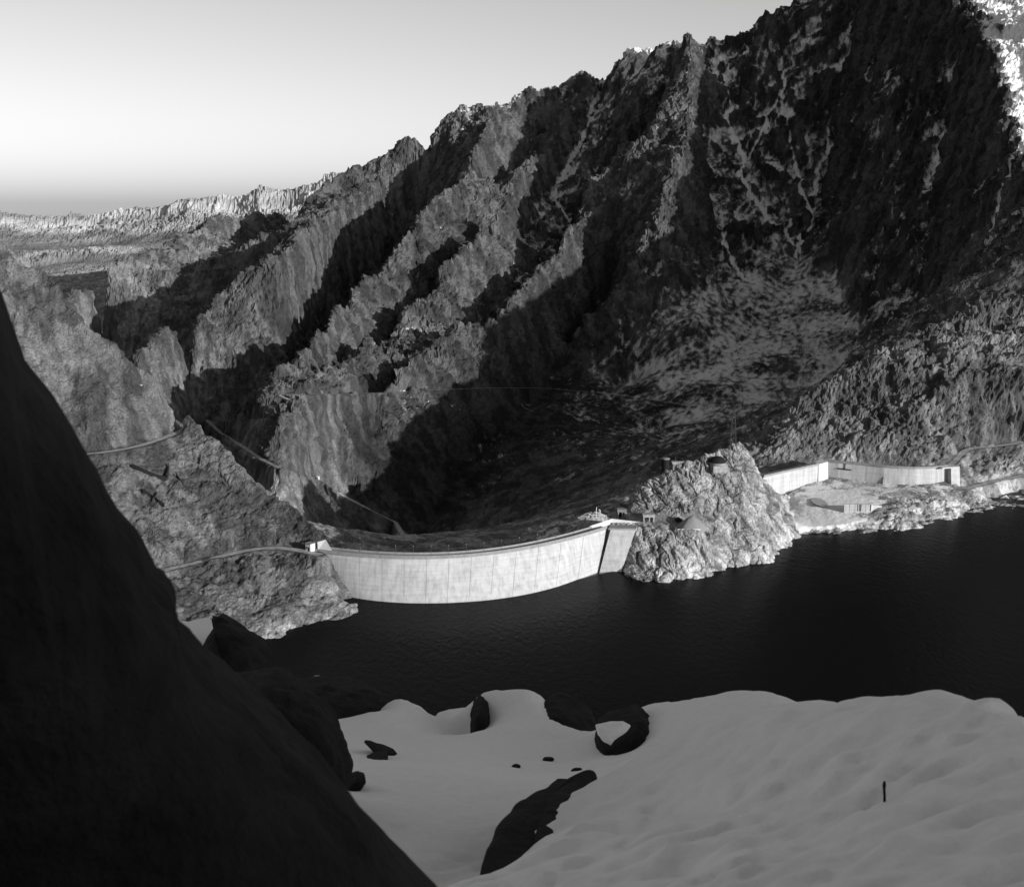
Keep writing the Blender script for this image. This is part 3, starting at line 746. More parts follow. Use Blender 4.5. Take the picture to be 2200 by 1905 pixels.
# left end: gate house and sloping concrete abutment
gh = P(667, 1181.5, z=25.2); g = empty('gate_house', gh)
tag(g, 'small white flat-roofed gate house at the left end of the arch dam', 'hut')
M['white'] = simple_mat('whitewash', 0.72, 0.08, 0.6)
ax = Vector((0.8, -0.6, 0)).normalized(); ay = Vector((-ax.y, ax.x, 0))
obj_bm('wall', box_bm(bmesh.new(), gh - up * 3, 4.2, 3.6, 7.2, ax), M['white'], g)
obj_bm('roof', box_bm(bmesh.new(), gh + up * 4.2, 4.8, 4.2, 0.4, ax), M['crest'], g)
obj_bm('door', box_bm(bmesh.new(), gh - ay * 1.82 + ax * 0.5, 1.1, 0.12, 2.2, ax), M['dark_void'], g)
obj_bm('window', box_bm(bmesh.new(), gh - ay * 1.82 - ax * 1.1 + up * 1.3, 0.9, 0.12, 0.9, ax), M['dark_void'], g)
A0, A1, A2, A3 = P(683,1182,z=24.2), P(715,1185,z=24.2), P(700,1159,r=672), P(682,1164,r=672)
bk = Vector((-2, 5, -1))
bm = bmesh.new(); loft(bm, [[A0, A1, A2, A3], [A0 + bk, A1 + bk, A2 + bk, A3 + bk]])
o = obj_bm('abutment_slab', bm, M['concrete_plain']); tag(o, 'pale sloping concrete abutment slab behind the left end of the arch dam', 'concrete slab')

# ---- the smaller dam on the right
d2 = empty('side_dam', P(1860, 1036, z=11)); tag(d2, 'smaller pale concrete dam behind the snowy basin on the right shore', 'dam')
def wall_strip(name, top, ztop, batter, zbot, thick, nblk, mat, parent, gap=0.08):
    tp = [P(u, v, z=ztop) for u, v in top]
    L_ = np.cumsum([0] + [(b - a).length for a, b in zip(tp[:-1], tp[1:])]); L_ = L_ / L_[-1]
    def at(s): return Vector([float(np.interp(s, L_, [p[i] for p in tp])) for i in range(3)])
    def nrm(s):
        d = at(min(1, s + .02)) - at(max(0, s - .02)); return Vector((d.y, -d.x, 0)).normalized()
    tot = sum((b - a).length for a, b in zip(tp[:-1], tp[1:]))
    for b in range(nblk):
        bm = bmesh.new(); secs = []; s0 = b / nblk; s1 = (b + 1) / nblk - gap / tot
        for k in range(5):
            s = s0 + (s1 - s0) * k / 4; p = at(s); n = nrm(s); h = ztop - zbot
            secs.append([p, p + n * batter * h * .5 - up * h * .5, p + n * batter * h - up * h, p - n * (thick * 1.5) - up * h, p - n * thick])
        obj_bm(name, loft(bm, secs), mat, parent)
    return at, nrm
LT = [(1640,1025),(1680,1016),(1720,1007.5),(1759,999)]
at1, n1_ = wall_strip('left_wall_block', LT, 24, 0.04, 4, 5, 6, M['concrete'], d2)
RT = [(1772,991),(1800,994),(1830,996.5),(1862,999.5),(1900,1003.5),(1935,1006),(1969,1007),(2000,1006),(2036,1003)]
at2, n2_ = wall_strip('right_wall_block', RT, 24, 0.10, 3, 5, 9, M['concrete'], d2)
def strip_on(at, nrm, o0, o1, z0, z1, name, mat):
    bm = bmesh.new(); secs = []
    for k in range(25):
        s = k / 24; p = at(s); n = nrm(s); q = lambda o, z: Vector((p.x, p.y, z)) + n * o
        secs.append([q(o0, z0), q(o1, z0), q(o1, z1), q(o0, z1)])
    obj_bm(name, loft(bm, secs), mat, d2)
for at_, nn_ in ((at1, n1_), (at2, n2_)):
    strip_on(at_, nn_, 0.6, -5.4, 24.0, 24.7, 'crest_slab', M['crest']); strip_on(at_, nn_, 0.6, 0.25, 24.7, 25.6, 'parapet', M['crest'])
# thrust block between the two wings
pa = at1(1.0); pb = at2(0.0)
bm = bmesh.new(); fr = Vector((0.15, -1, 0)).normalized()
lo = -up * 22
q0, q1 = pa + Vector((-0.3, -0.6, 0.9)), pb + Vector((0.4, -1.0, 0.9))
loft(bm, [[q0, q0 + lo + fr * 2, q0 + lo - fr * 8, q0 - fr * 8], [q1 + fr * 4.5, q1 + lo + fr * 8, q1 + lo - fr * 8, q1 - fr * 8]])
obj_bm('thrust_block', bm, M['concrete_plain'], d2)
# end buttress on the right
pe = at2(1.0); ne = n2_(1.0); te = Vector((-ne.y, ne.x, 0))
if te.x < 0: te = -te
bm = bmesh.new()
sec = lambda s_: [pe + te * s_ + up * 0.9 + ne * 4.5, pe + te * s_ + ne * 7.0 - up * 17, pe + te * s_ - ne * 6 - up * 17, pe + te * s_ - ne * 5 + up * 0.9]
loft(bm, [sec(-0.5), sec(7.5)]); obj_bm('end_buttress', bm, M['concrete'], d2)
bm = bmesh.new()
sec = lambda s_: [pe + te * s_ + ne * 4.6 + up * 1.0, pe + te * s_ + ne * 4.6, pe + te * s_, pe + te * s_ + up * 1.0]
loft(bm, [sec(-8.5), sec(-0.5)]); obj_bm('intake_roof', bm, M['concrete_plain'], d2)
# T-shaped water gauge and ladder pilaster on the right wall
def on_wall(s, z, off): 
    p = at2(s); n = n2_(s); return p + n * ((24 - z) * 0.10 + off) + up * (z - 24)
bm = bmesh.new(); bar_bm(bm, on_wall(0.165, 24, .3), on_wall(0.165, 19.6, .3), 0.35); obj_bm('gauge_post', bm, M['dark_void'], d2)
bm = bmesh.new(); bar_bm(bm, on_wall(0.105, 19.6, .35), on_wall(0.215, 19.3, .35), 0.5); obj_bm('gauge_beam', bm, M['dark_void'], d2)
bm = bmesh.new(); loft(bm, [[on_wall(s, 17.5, .0), on_wall(s, 9.0, 2.2), on_wall(s, 9.0, -.5), on_wall(s, 17.5, -.5)] for s in (0.472, 0.49)]); obj_bm('pilaster', bm, M['concrete'], d2)
# retaining wall behind the left wing, shade put into its concrete colour
wb0, wb1 = P(1630, 992, r=955), P(1768, 989, r=968)
bm = bmesh.new(); dn = -up * 14; bk = Vector((0, 5, 0))
loft(bm, [[wb0, wb0 + dn, wb0 + dn + bk, wb0 + bk], [wb1, wb1 + dn, wb1 + dn + bk, wb1 + bk]])
o = obj_bm('retaining_wall', bm, M['concrete_dark']); tag(o, 'long low retaining wall coloured as shaded behind the left wing of the smaller dam', 'wall')
# low stained wall in the snowy basin
w0, w1, w2 = P(1813,1102,z=5.5), P(1871,1103,z=5.5), P(1895,1091,z=7)
o = empty('basin_wall', w0); tag(o, 'low stained concrete wall standing in the snowy basin', 'wall')
hb = 6.6; n_ = 5
for k in range(n_):
    a, b = w0.lerp(w1, k / n_), w0.lerp(w1, (k + 1) / n_ - .012)
    bm = bmesh.new(); bk = Vector((0.1, 1.4, 0)); loft(bm, [[p - up * 3, p + up * hb, p + up * hb + bk, p + bk - up * 3] for p in (a, b)]); obj_bm('wall_panel', bm, M['concrete'], o)
bm = bmesh.new(); bk = Vector((-.4, 1.4, 0)); loft(bm, [[w1 - up * 3, w1 + up * hb, w1 + up * hb + bk, w1 + bk - up * 3], [w2 - up * 3, w2 + up * 1.2, w2 + up * 1.2 + bk, w2 + bk - up * 3]]); obj_bm('wing_panel', bm, M['concrete'], o)
for t in (.50, .565, .62, .97):
    a = w0.lerp(w1, t) + Vector((0, -.03, hb)); bm = bmesh.new(); box_bm(bm, a - up * hb * .75, 0.45, 0.1, hb * .75); obj_bm('rust_stain', bm, M['dark_void'], o)

# ---- lattice pylon, domed house, portals, heap on the knob
pb_ = hit(1574, 962, 700); py = empty('lattice_pylon', pb_); tag(py, 'slender steel lattice pylon on top of the rock knob', 'pylon')
hp = 27.0
def leg_at(i, t):
    w = 2.3 * (1 - t) + 0.55 * t; sx, sy = ((-1, -1), (1, -1), (1, 1), (-1, 1))[i]
    return pb_ + Vector((sx * w, sy * w, -1.5 + t * (hp + 1.5)))
M['steel'] = simple_mat('dark_steel', 0.06, 0.2, 2)
for i in range(4): obj_bm('leg', bar_bm(bmesh.new(), leg_at(i, 0), leg_at(i, 1), 0.13), M['steel'], py)
for k in range(7):
    bm = bmesh.new(); t0, t1 = k / 7, (k + 1) / 7
    for i in range(4):
        j = (i + 1) % 4; bar_bm(bm, leg_at(i, t0), leg_at(j, t1), 0.07); bar_bm(bm, leg_at(j, t0), leg_at(i, t1), 0.07); bar_bm(bm, leg_at(i, t1), leg_at(j, t1), 0.07)
    obj_bm('brace_panel', bm, M['steel'], py)
for zz, w in ((hp - 1, 4.2), (hp - 5.5, 5.0)):
    bm = bmesh.new(); c = pb_ + up * zz; bar_bm(bm, c - Vector((w, 0, 0)), c + Vector((w, 0, 0)), 0.13); bar_bm(bm, c - Vector((w, 0, 0)), c + up * 1.6, 0.08); bar_bm(bm, c + Vector((w, 0, 0)), c + up * 1.6, 0.08)
    obj_bm('crossarm', bm, M['steel'], py)
# domed round house just below the pylon
dc = hit(1541, 992, 700) - Vector((0, 0, 1.2)); dh = empty('domed_house', dc); tag(dh, 'low round house with a dark domed roof below the pylon', 'house')
def lathe(prof, c, n=28):
    bm = bmesh.new(); rings = []
    for r_, z_ in prof: rings.append([bm.verts.new(c + Vector((r_ * math.cos(2 * math.pi * k / n), r_ * math.sin(2 * math.pi * k / n), z_))) for k in range(n)])
    for a, b in zip(rings[:-1], rings[1:]):
        for k in range(n): bm.faces.new((a[k], a[(k + 1) % n], b[(k + 1) % n], b[k]))
    bm.faces.new(rings[0]); bm.faces.new(rings[-1]); return bm
obj_bm('wall', lathe([(5.2, -6), (5.2, 1.2)], dc), M['crest'], dh)
obj_bm('roof', lathe([(5.9, 1.2), (5.9, 1.7), (5.5, 2.5), (4.6, 3.4), (3.2, 4.3), (1.6, 4.9), (0.2, 5.1)], dc), M['dark_rock'], dh, True)
obj_bm('eave_ring', lathe([(6.2, 0.9), (6.2, 1.2), (5.0, 1.2), (5.0, 0.9)], dc), M['crest'], dh)
obj_bm('terrace_wall', box_bm(bmesh.new(), dc + Vector((1.0, -5.9, -5)), 9, 0.8, 4.5), M['pale_rock'], dh)
# tunnel portal house in the rock, by the crest road
def portal(name, u, v, r, w, h, lab, mat):
    c = P(u, v, r); q = empty(name, c); tag(q, lab, 'portal'); d = 3.5
    for sx in (-1, 0.1, 1):
        obj_bm('pillar', box_bm(bmesh.new(), c + Vector((sx * w * .5 - (0.3 if sx > 0.5 else 0), 0, -1.5)), 0.7, 1.0, h + 1.5), mat, q)
    obj_bm('lintel', box_bm(bmesh.new(), c + Vector((-.1, 0, h)), w + 1.2, 1.3, 1.3), mat, q)
    obj_bm('back_wall', box_bm(bmesh.new(), c + Vector((0, d, -1.5)), w + 1.0, 0.6, h + 2.2), M['dark_void'], q)
    obj_bm('roof', box_bm(bmesh.new(), c + Vector((0, d * .5 + .1, h + 1.3)), w + 1.6, d + 1.5, 0.5), mat, q)
    for sx in (-1, 1): obj_bm('side_wall', box_bm(bmesh.new(), c + Vector((sx * (w * .5 + .3), d * .5 + .6, -1.5)), 0.4, d - .4, h + 2.6), mat, q)
portal('tunnel_portal', 1394, 1124, 728, 6.4, 4.0, 'concrete tunnel portal with two dark openings in the sunlit rock', M['pale_rock'])
portal('shaded_portal', 1336, 1113, 742, 4.6, 4.2, 'concrete portal frame in deep shade left of the rock knob', M['concrete_dark'])  # the shade on this portal is put into its darker concrete
# gravel heap on the terrace with the dark adit at its left
gc = P(1484, 1136, z=25)
bm = bmesh.new(); n = 36; rings = []
for k, (rr_, zz) in enumerate(((1, -2.5), (0.85, 0.6), (0.6, 3.0), (0.35, 5.2), (0.12, 6.6), (0.01, 6.9))):
    rings.append([bm.verts.new(gc + Vector((1.5 + rr_ * 10.5 * math.cos(2 * math.pi * i / n) * (1 + .06 * math.sin(5 * i)), 5.5 + rr_ * 7.2 * math.sin(2 * math.pi * i / n), zz + random.uniform(-.12, .12)))) for i in range(n)])
for a, b in zip(rings[:-1], rings[1:]):
    for i in range(n): bm.faces.new((a[i], a[(i + 1) % n], b[(i + 1) % n], b[i]))
bm.faces.new(rings[-1]); bm.faces.new(rings[0])
o = obj_bm('gravel_heap', bm, simple_mat('grey_gravel', 0.22, 0.15, 1.2, 0.2, 3), smooth=True); tag(o, 'smooth grey gravel heap on the terrace of the rock knob', 'gravel heap')
o = empty('terrace_wall', gc); tag(o, 'pale low concrete wall edging the terrace under the gravel heap', 'wall')
a, b = P(1456, 1138.5, z=24.6), P(1505, 1138.5, z=24.6)
for k in range(4):
    p0, p1 = a.lerp(b, k / 4), a.lerp(b, (k + 1) / 4 - .01); bm = bmesh.new(); bk = Vector((0, 0.8, 0)); loft(bm, [[p - up * 3.2, p + up * .6, p + up * .6 + bk, p - up * 3.2 + bk] for p in (p0, p1)]); obj_bm('wall_panel', bm, M['white'], o)
ad = P(1458, 1135, r=728); q = empty('mine_adit', ad); tag(q, 'dark adit mouth beside the gravel heap on the terrace', 'tunnel')
obj_bm('opening', lathe([(2.6, -1), (2.6, 3.6), (1.9, 5.6), (0.5, 6.6)], ad + Vector((0, 3.2, 0)), 14), M['dark_void'], q)
obj_bm('jamb', box_bm(bmesh.new(), ad + Vector((2.2, 1.0, -1)), 0.6, 1.2, 7.2), M['concrete_dark'], q); obj_bm('jamb', box_bm(bmesh.new(), ad + Vector((-2.6, 1.6, -1)), 0.6, 1.2, 5.6), M['concrete_dark'], q)
# silo and shed behind the knob, dark colours standing in for shade
sc_ = P(1429, 1027, r=900); gz = ground(sc_.x, sc_.y); q = empty('concrete_silo', Vector((sc_.x, sc_.y, gz))); tag(q, 'tall concrete silo coloured dark to look shaded behind the rock knob', 'silo')
base = Vector((sc_.x, sc_.y, gz - 1)); hs = P(1429, 986, r=900).z - gz + 1
obj_bm('shaft', lathe([(3.0, 0), (3.0, hs)], base, 20), M['dark_rock'], q); obj_bm('cap', lathe([(3.3, hs), (3.3, hs + .7), (0.4, hs + 1.3)], base, 20), M['concrete_dark'], q)
sh = P(1462, 1014, r=910); gz = ground(sh.x, sh.y); q = empty('work_shed', Vector((sh.x, sh.y, gz))); tag(q, 'long derelict work shed beside the dark silo', 'shed')
b0 = Vector((sh.x, sh.y, gz - 1)); ht = P(1462, 994, r=910).z - gz + 1
obj_bm('wall', box_bm(bmesh.new(), b0, 13, 6, ht), M['concrete_dark'], q); obj_bm('roof', box_bm(bmesh.new(), b0 + up * ht, 14, 7, 0.5), M['concrete_plain'], q)
for k in range(3): obj_bm('window', box_bm(bmesh.new(), b0 + Vector((-4 + 4 * k, -3.05, ht - 4.2)), 2, 0.15, 2.2), M['dark_void'], q)
# rubble with timber posts behind the right end of the arch dam
rb = P(1284, 1122, z=24) + Vector((0, 7, 0)); q = empty('debris_heap', rb); tag(q, 'heap of rubble and broken timber with upright posts behind the arch dam', 'debris heap')
bm = bmesh.new(); rings = []; n = 30
for rr_, zz in ((1, -34), (.8, -6), (.62, 1.0), (.4, 2.6), (.15, 3.4), (.01, 3.5)):
    rings.append([bm.verts.new(rb + Vector((-2 + rr_ * 14 * math.cos(2 * math.pi * i / n) * random.uniform(.85, 1.12), 4 + rr_ * 7 * math.sin(2 * math.pi * i / n) * random.uniform(.85, 1.12), zz + random.uniform(-.7, .7)))) for i in range(n)])
for a, b in zip(rings[:-1], rings[1:]):
    for i in range(n): bm.faces.new((a[i], a[(i + 1) % n], b[(i + 1) % n], b[i]))
bm.faces.new(rings[-1]); bm.faces.new(rings[0]); obj_bm('rubble', bm, M['pale_rock'], q)
for dx, hh, lean in ((-0.6, 6.4, .3), (1.4, 5.0, .1), (2.4, 4.6, -.2)):
    c = rb + Vector((dx, 0, 2)); obj_bm('post', bar_bm(bmesh.new(), c, c + Vector((lean, 0, hh)), 0.28), M['concrete_plain'], q)
obj_bm('cross_beam', bar_bm(bmesh.new(), rb + Vector((-4.5, -1, 3.4)), rb + Vector((6, -1, 3.0)), 0.25), M['concrete_plain'], q)
for k in range(16):
    a = rb + Vector((random.uniform(-13, 9), random.uniform(-3, 4), random.uniform(0.5, 2.2))); d = Vector((random.uniform(-2.5, 2.5), random.uniform(-1, 1), random.uniform(0, 1.0)))
    obj_bm('broken_timber', bar_bm(bmesh.new(), a, a + d, 0.16), M['concrete_plain'], q)
# frozen pond in the basin, road building
bm = bmesh.new(); pc = hit(1760, 1080, 700); n = 28
bm.faces.new([bm.verts.new(pc + Vector((5.2 * math.cos(2 * math.pi * i / n) * (1 + .12 * math.sin(3 * i)), 13 * math.sin(2 * math.pi * i / n), 0.7))) for i in range(n)])
o = obj_bm('frozen_pond', bm, simple_mat('grey_ice', 0.4, 0.1, 0.5)); tag(o, kind='structure')
def hut(name, u, v, w, d, h, lab, mat, rmin=0, gable=True):
    p = hit(u, v, rmin); q = empty(name, p); tag(q, lab, 'hut')
    obj_bm('wall', box_bm(bmesh.new(), p - up * 1.5, w, d, h + 1.5), mat, q)
    bm = bmesh.new(); e = 0.3
    loft(bm, [[p + Vector((s_ * (w / 2 + e), -d / 2 - e, h)), p + Vector((s_ * (w / 2 + e), 0, h + (d * .35 if gable else .3))), p + Vector((s_ * (w / 2 + e), d / 2 + e, h))] for s_ in (-1, 1)]); obj_bm('roof', bm, M['crest'], q)
    obj_bm('door', box_bm(bmesh.new(), p + Vector((w * .18, -d / 2 - .04, 0)), w * .2, 0.1, h * .7), M['dark_void'], q)
hut('roadside_hut', 681, 1027, 5, 3.2, 2.2, 'small pale hut beside the winding valley road', M['white'], 900)
hut('hillside_hut', 303, 830, 1.3, 1.1, 1.0, 'tiny white hut alone high on the left hillside', M['white'])
# dark strips standing in for trench shadows on the left hillside
def ditch(pts, w, h, lab, name='trench_shadow_strip'):
    p = [hit(u, v) for u, v in pts]; bm = bmesh.new()
    loft(bm, [[q + Vector((0, -w, -1)), q + Vector((0, w, -1)), q + Vector((0, w * .8, h)), q + Vector((0, -w * .8, h))] for q in resample(p, 3.0)])
    o = obj_bm(name, bm, M['dark_rock']); tag(o, lab, 'wall')
ditch([(283,1000),(310,1012),(335,1023),(357,1028)], 0.6, 1.2, 'long dark strip as a trench shadow running down the left hillside')
ditch([(359,1028),(361,1014),(363,1001)], 0.8, 1.5, 'short upright dark strip as a trench shadow at the end of the long one')
ditch([(379,1020),(386,1031),(394,1041)], 0.6, 1.0, 'short dark strip as a trench shadow right of the upright one')
ditch([(307,1054),(325,1066),(341,1078),(353,1085)], 0.7, 1.2, 'dark slanting strip as a trench shadow in the middle of the left hillside')

# ================================================================== foreground
def slope_z(x, y):
    z = np.where(y > 0, 221.0 - 0.56 * y, 221.0 - 0.36 * y)
    s = 0.669 * x - 0.743 * y; p = 0.743 * x + 0.669 * y
    z = z + 20 * sstep(35, 120, s) * (1 - sstep(50, 150, p)) - 0.16 * np.maximum(0, x - 40)  # unseen bump towards the sun, added to shade the foreground
    z = np.minimum(z, 300)
    r = np.hypot(x, y)
    z = z - 5.5 * (1 - sstep(26, 48, r))
    z = z + sstep(40, 90, r) * (3.2 * fbm(x / 35, y / 35, 4) + 2.5 * (ridged(x / 22, y / 22, 3) - .75))
    return np.clip(z, -18, 400)
gx = np.concatenate([np.arange(-520, -60, 7), np.arange(-60, 60, 3), np.arange(60, 620, 7)]); gy = np.concatenate([np.arange(-420, -60, 7), np.arange(-60, 60, 3), np.arange(60, 432, 5)])
GX, GY = np.meshgrid(gx, gy, indexing='ij'); GZ = slope_z(GX, GY)
ii = np.arange(GX.size).reshape(GX.shape); qd = np.stack([ii[:-1, :-1], ii[1:, :-1], ii[1:, 1:], ii[:-1, 1:]], -1).reshape(-1, 4)
sl = 0.5 + 0.35 * fbm(GX / 20, GY / 20, 3)
tag(mesh_np('slope', np.stack([GX, GY, GZ], -1).reshape(-1, 3), qd, M['terrain'], True, {'tone': np.full(GX.size, 0.08), 'snow': sl.ravel()}), kind='structure')

# snow field: thin-plate surface through measured points (u, v, distance)
SP = [(1000,1905,6.3),(1000,1800,8.2),(1000,1720,10.2),(1000,1650,13),(1000,1605,15.6),(850,1905,6.2),(850,1800,8),(780,1700,10.5),(800,1610,15.2),(700,1600,16),
 (739,1557,19.5),(770,1547,21),(816,1526,22),(862,1518,23),(893,1526,23.4),(932,1548,23),(900,1575,19.5),(967,1562,21.8),(1009,1571,20.6),(930,1620,15.2),
 (1040,1490,21.4),(1071,1493,21.5),(1110,1502,21.5),(1156,1504,21.5),(1183,1516,21),(1214,1543,20.2),(1230,1562,19.6),(1237,1592,18.3),(1120,1550,19.6),(1080,1560,19.4),(1180,1590,17.8),(1100,1610,16.6),(1200,1628,15.6),(1060,1580,18.6),
 (1260,1632,15.6),(1320,1645,14.2),(1345,1538,19),(1376,1524,19),(1423,1521,19),(1483,1525,18.5),(1543,1524,18),(1596,1516,17.5),(1661,1504,17),(1691,1509,16.8),(1735,1520,16.5),(1775,1545,15.8),(1436,1585,15.4),(1560,1566,14.8),(1650,1546,14.8),(1420,1610,14),
 (2320,1560,6.4),(2200,1540,7),(2104,1528,7.5),(1939,1536,8.3),(1796,1542,9.2),(1700,1552,9.8),(1560,1588,10.3),(1436,1626,10.6),(1340,1660,10.6),(1300,1676,10.2),
 (2200,1905,3.6),(2000,1905,3.8),(1700,1905,4.2),(1400,1905,4.8),(1200,1905,5.2),(1110,1905,5.3),(2100,1700,5.0),(1800,1700,5.9),(1500,1750,6.5),(1320,1750,7.2),(1240,1765,7.2),(1170,1830,6.2),
 (1250,1694,9.3),(1205,1738,8.0),(1155,1800,6.9),(1105,1868,5.95),(1020,1900,6.9),(1040,1835,7.9),(1066,1768,9.2),(1130,1730,10.0),(1190,1690,11),(300,1905,5.5),(300,1700,9),(350,1560,17),(500,1560,18),(600,1530,20)]
pts = [P(u, v, r) for u, v, r in SP]
for u, v, r in [(739,1557,19.5),(816,1526,22),(862,1518,23),(893,1526,23.4),(932,1548,23),(967,1562,21.8),(1009,1571,20.6),(1035,1500,21.4),(1071,1493,21.5),(1110,1502,21.5),(1156,1504,21.5),(1190,1518,21),(1235,1565,19.8),(1300,1570,18.6),(1376,1524,19),(1423,1521,19),(1483,1525,18.5),(1543,1524,18),(1596,1516,17.5),(1661,1504,17),(1691,1509,16.8),(1735,1520,16.5),(1775,1545,15.8),(1900,1545,15),(2050,1545,15)]:
    q = P(u, v, r + 2.2); q.z -= 1.3; pts.append(q)
for u, v, r in [(2320,1560,6.4),(2200,1540,7),(2104,1528,7.5),(1939,1536,8.3),(1796,1542,9.2),(1700,1552,9.8),(1560,1588,10.3)]:
    q = P(u, v, r + 1.6); q.z -= 0.75; pts.append(q)
for th in np.linspace(-0.95, 0.95, 13):
    pts.append(Vector((31 * math.sin(th), 31 * math.cos(th), 206.5))); pts.append(Vector((39 * math.sin(th), 39 * math.cos(th), 199.0)))
pts += [Vector((-2, 0.5, 223.2)), Vector((2, 0.5, 223.4)), Vector((6, 2, 223.0)), Vector((-6, 2, 222.5)), Vector((0, -3, 224)), Vector((11, 6, 221)), Vector((-10, 6, 220)), Vector((7, -3, 224.5)), Vector((-7, -3, 224))]
A = np.array([(p.x, p.y, p.z) for p in pts]); n = len(A)
def tps(d2): return 0.5 * d2 * np.log(d2 + 1e-9)
K = tps((A[:, None, 0] - A[None, :, 0]) ** 2 + (A[:, None, 1] - A[None, :, 1]) ** 2) + np.eye(n) * 0.012
Pm = np.concatenate([np.ones((n, 1)), A[:, :2]], 1)
sol = np.linalg.solve(np.block([[K, Pm], [Pm.T, np.zeros((3, 3))]]), np.concatenate([A[:, 2], np.zeros(3)]))
ths = np.linspace(-0.95, 0.95, 330); rs = np.exp(np.linspace(math.log(1.2), math.log(40), 380))
ST, SR = np.meshgrid(ths, rs, indexing='ij'); SX = SR * np.sin(ST); SY = SR * np.cos(ST)
SZ = sol[n] + sol[n + 1] * SX + sol[n + 2] * SY
for k in range(n): SZ = SZ + sol[k] * tps((SX - A[k, 0]) ** 2 + (SY - A[k, 1]) ** 2)
qa, qb = SX * 0.82 + SY * 0.5 + 0.25 * fbm(SX / 1.1, SY / 1.1, 2), SY * 0.82 - SX * 0.4 + 0.2 * fbm(SX / 1.1 + 9, SY / 1.1, 2)
cup = 0.9 * perlin(qa / 0.40, qb / 0.26) - 0.5 * np.abs(perlin(qa / 0.5 + 4, qb / 0.33)) + 0.3 * perlin(qa / 0.17 + 7, qb / 0.11 + 3)         # suncups
SZ = SZ + 0.075 * cup * (1 - 0.8 * sstep(6.5, 9.5, SR)) + 0.03 * fbm((SX * 0.8 + SY * 0.5) / 0.27 + 5, (SY * 0.8 - SX * 0.3) / 0.16, 2) * (1 - 0.85 * sstep(6.5, 10, SR)) + 0.05 * fbm(SX / 1.8, SY / 1.8, 2) + 0.006 * fbm(SX / 0.12, SY / 0.12, 2)
ii = np.arange(SX.size).reshape(SX.shape); qd = np.stack([ii[:-1, :-1], ii[1:, :-1], ii[1:, 1:], ii[:-1, 1:]], -1).reshape(-1, 4)
tag(mesh_np('snow_field', np.stack([SX, SY, SZ], -1).reshape(-1, 3), qd, M['snow'], True), kind='structure')
def snow_z(x, y):
    d = (A[:, 0] - x) ** 2 + (A[:, 1] - y) ** 2
    return float(sol[n] + sol[n + 1] * x + sol[n + 2] * y + (sol[:n] * tps(d)).sum())

def boulder(name, outl, r, thick, mat, rough=0.06, parent=None, nring=16, N_=84, seed=0, fwd=0.45, freq=1.0, flat=0.5):
    """closed rock whose outline is known; thick = its depth in metres, front and back rounded"""
    pr = [P(q[0], q[1], q[2] if len(q) > 2 else r) for q in outl]
    pr = resample(pr + [pr[0]], max(0.01, sum((a - b).length for a, b in zip(pr, pr[1:] + pr[:1])) / N_))[:-1]
    c = sum(pr, Vector()) / len(pr); view = (c - Vector((0, 0, CAMH))); view.z *= 0.4; view.normalize()
    size = max((p - c).length for p in pr)
    bm = bmesh.new(); rings = []; m = len(pr)
    for side, th_ in ((-1, thick * fwd), (1, thick * (1 - fwd))):
        for k in range(nring):
            t = math.sin((k + 1) / nring * math.pi / 2) if side < 0 else math.sin((nring - k - 1) / nring * math.pi / 2 + 0.02)
            if side > 0 and k == 0: continue
            h = (1 - t ** (2 + flat * 2)) ** 0.5
            rings.append([c + (p - c) * t + view * (side * th_ * h) for p in pr] if False else [c + (p - c) * max(t, .02) + view * (side * th_ * h) for p in pr])
    vr = []
    off = Vector((seed * 7.1, seed * 3.3, 0))
    for rg_ in rings:
        row = []
        for p in rg_:
            d = (p - c); d = d.normalized() if d.length > 1e-6 else view
            q = p * (freq / size) + off
            vo = mnoise.voronoi(q * 2.6)[0]; nz = mnoise.fractal(q * 2.0, 0.75, 2.1, 6) * 0.55 + (0.45 - vo[0]) * 0.8 + min(0.25, vo[1] - vo[0]) * 1.2 - .2
            row.append(bm.verts.new(p + d * (nz * rough * size)))
        vr.append(row)
    for a, b in zip(vr[:-1], vr[1:]):
        for k in range(m): bm.faces.new((a[k], a[(k + 1) % m], b[(k + 1) % m], b[k]))
    bm.faces.new(vr[0]); bm.faces.new(vr[-1])
    if parent is None: return obj_bm(name, bm, mat, smooth=True)
    return obj_bm(name, bm, mat, parent, smooth=True)
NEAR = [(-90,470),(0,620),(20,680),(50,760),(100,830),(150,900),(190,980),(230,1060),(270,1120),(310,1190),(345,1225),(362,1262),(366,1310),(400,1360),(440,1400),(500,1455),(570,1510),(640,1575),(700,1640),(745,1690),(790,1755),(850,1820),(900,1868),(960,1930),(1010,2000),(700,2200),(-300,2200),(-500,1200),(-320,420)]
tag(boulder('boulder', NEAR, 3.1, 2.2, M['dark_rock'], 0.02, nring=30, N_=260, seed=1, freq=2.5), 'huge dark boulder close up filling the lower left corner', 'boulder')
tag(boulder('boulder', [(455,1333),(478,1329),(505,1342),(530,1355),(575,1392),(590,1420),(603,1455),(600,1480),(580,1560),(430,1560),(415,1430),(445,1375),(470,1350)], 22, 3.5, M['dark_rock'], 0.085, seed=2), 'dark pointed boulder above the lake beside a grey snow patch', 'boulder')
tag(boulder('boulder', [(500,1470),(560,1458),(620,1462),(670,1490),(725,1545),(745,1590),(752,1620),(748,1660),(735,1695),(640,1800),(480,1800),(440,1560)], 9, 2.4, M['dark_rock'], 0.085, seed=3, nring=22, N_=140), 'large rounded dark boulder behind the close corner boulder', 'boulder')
tag(boulder('boulder', [(625,1482),(655,1480),(690,1474),(760,1478),(800,1485),(832,1510),(800,1540),(740,1575),(640,1600),(590,1520)], 23, 4, M['dark_rock'], 0.085, seed=4), 'jagged dark rocks at the snow edge above the lake', 'boulder')
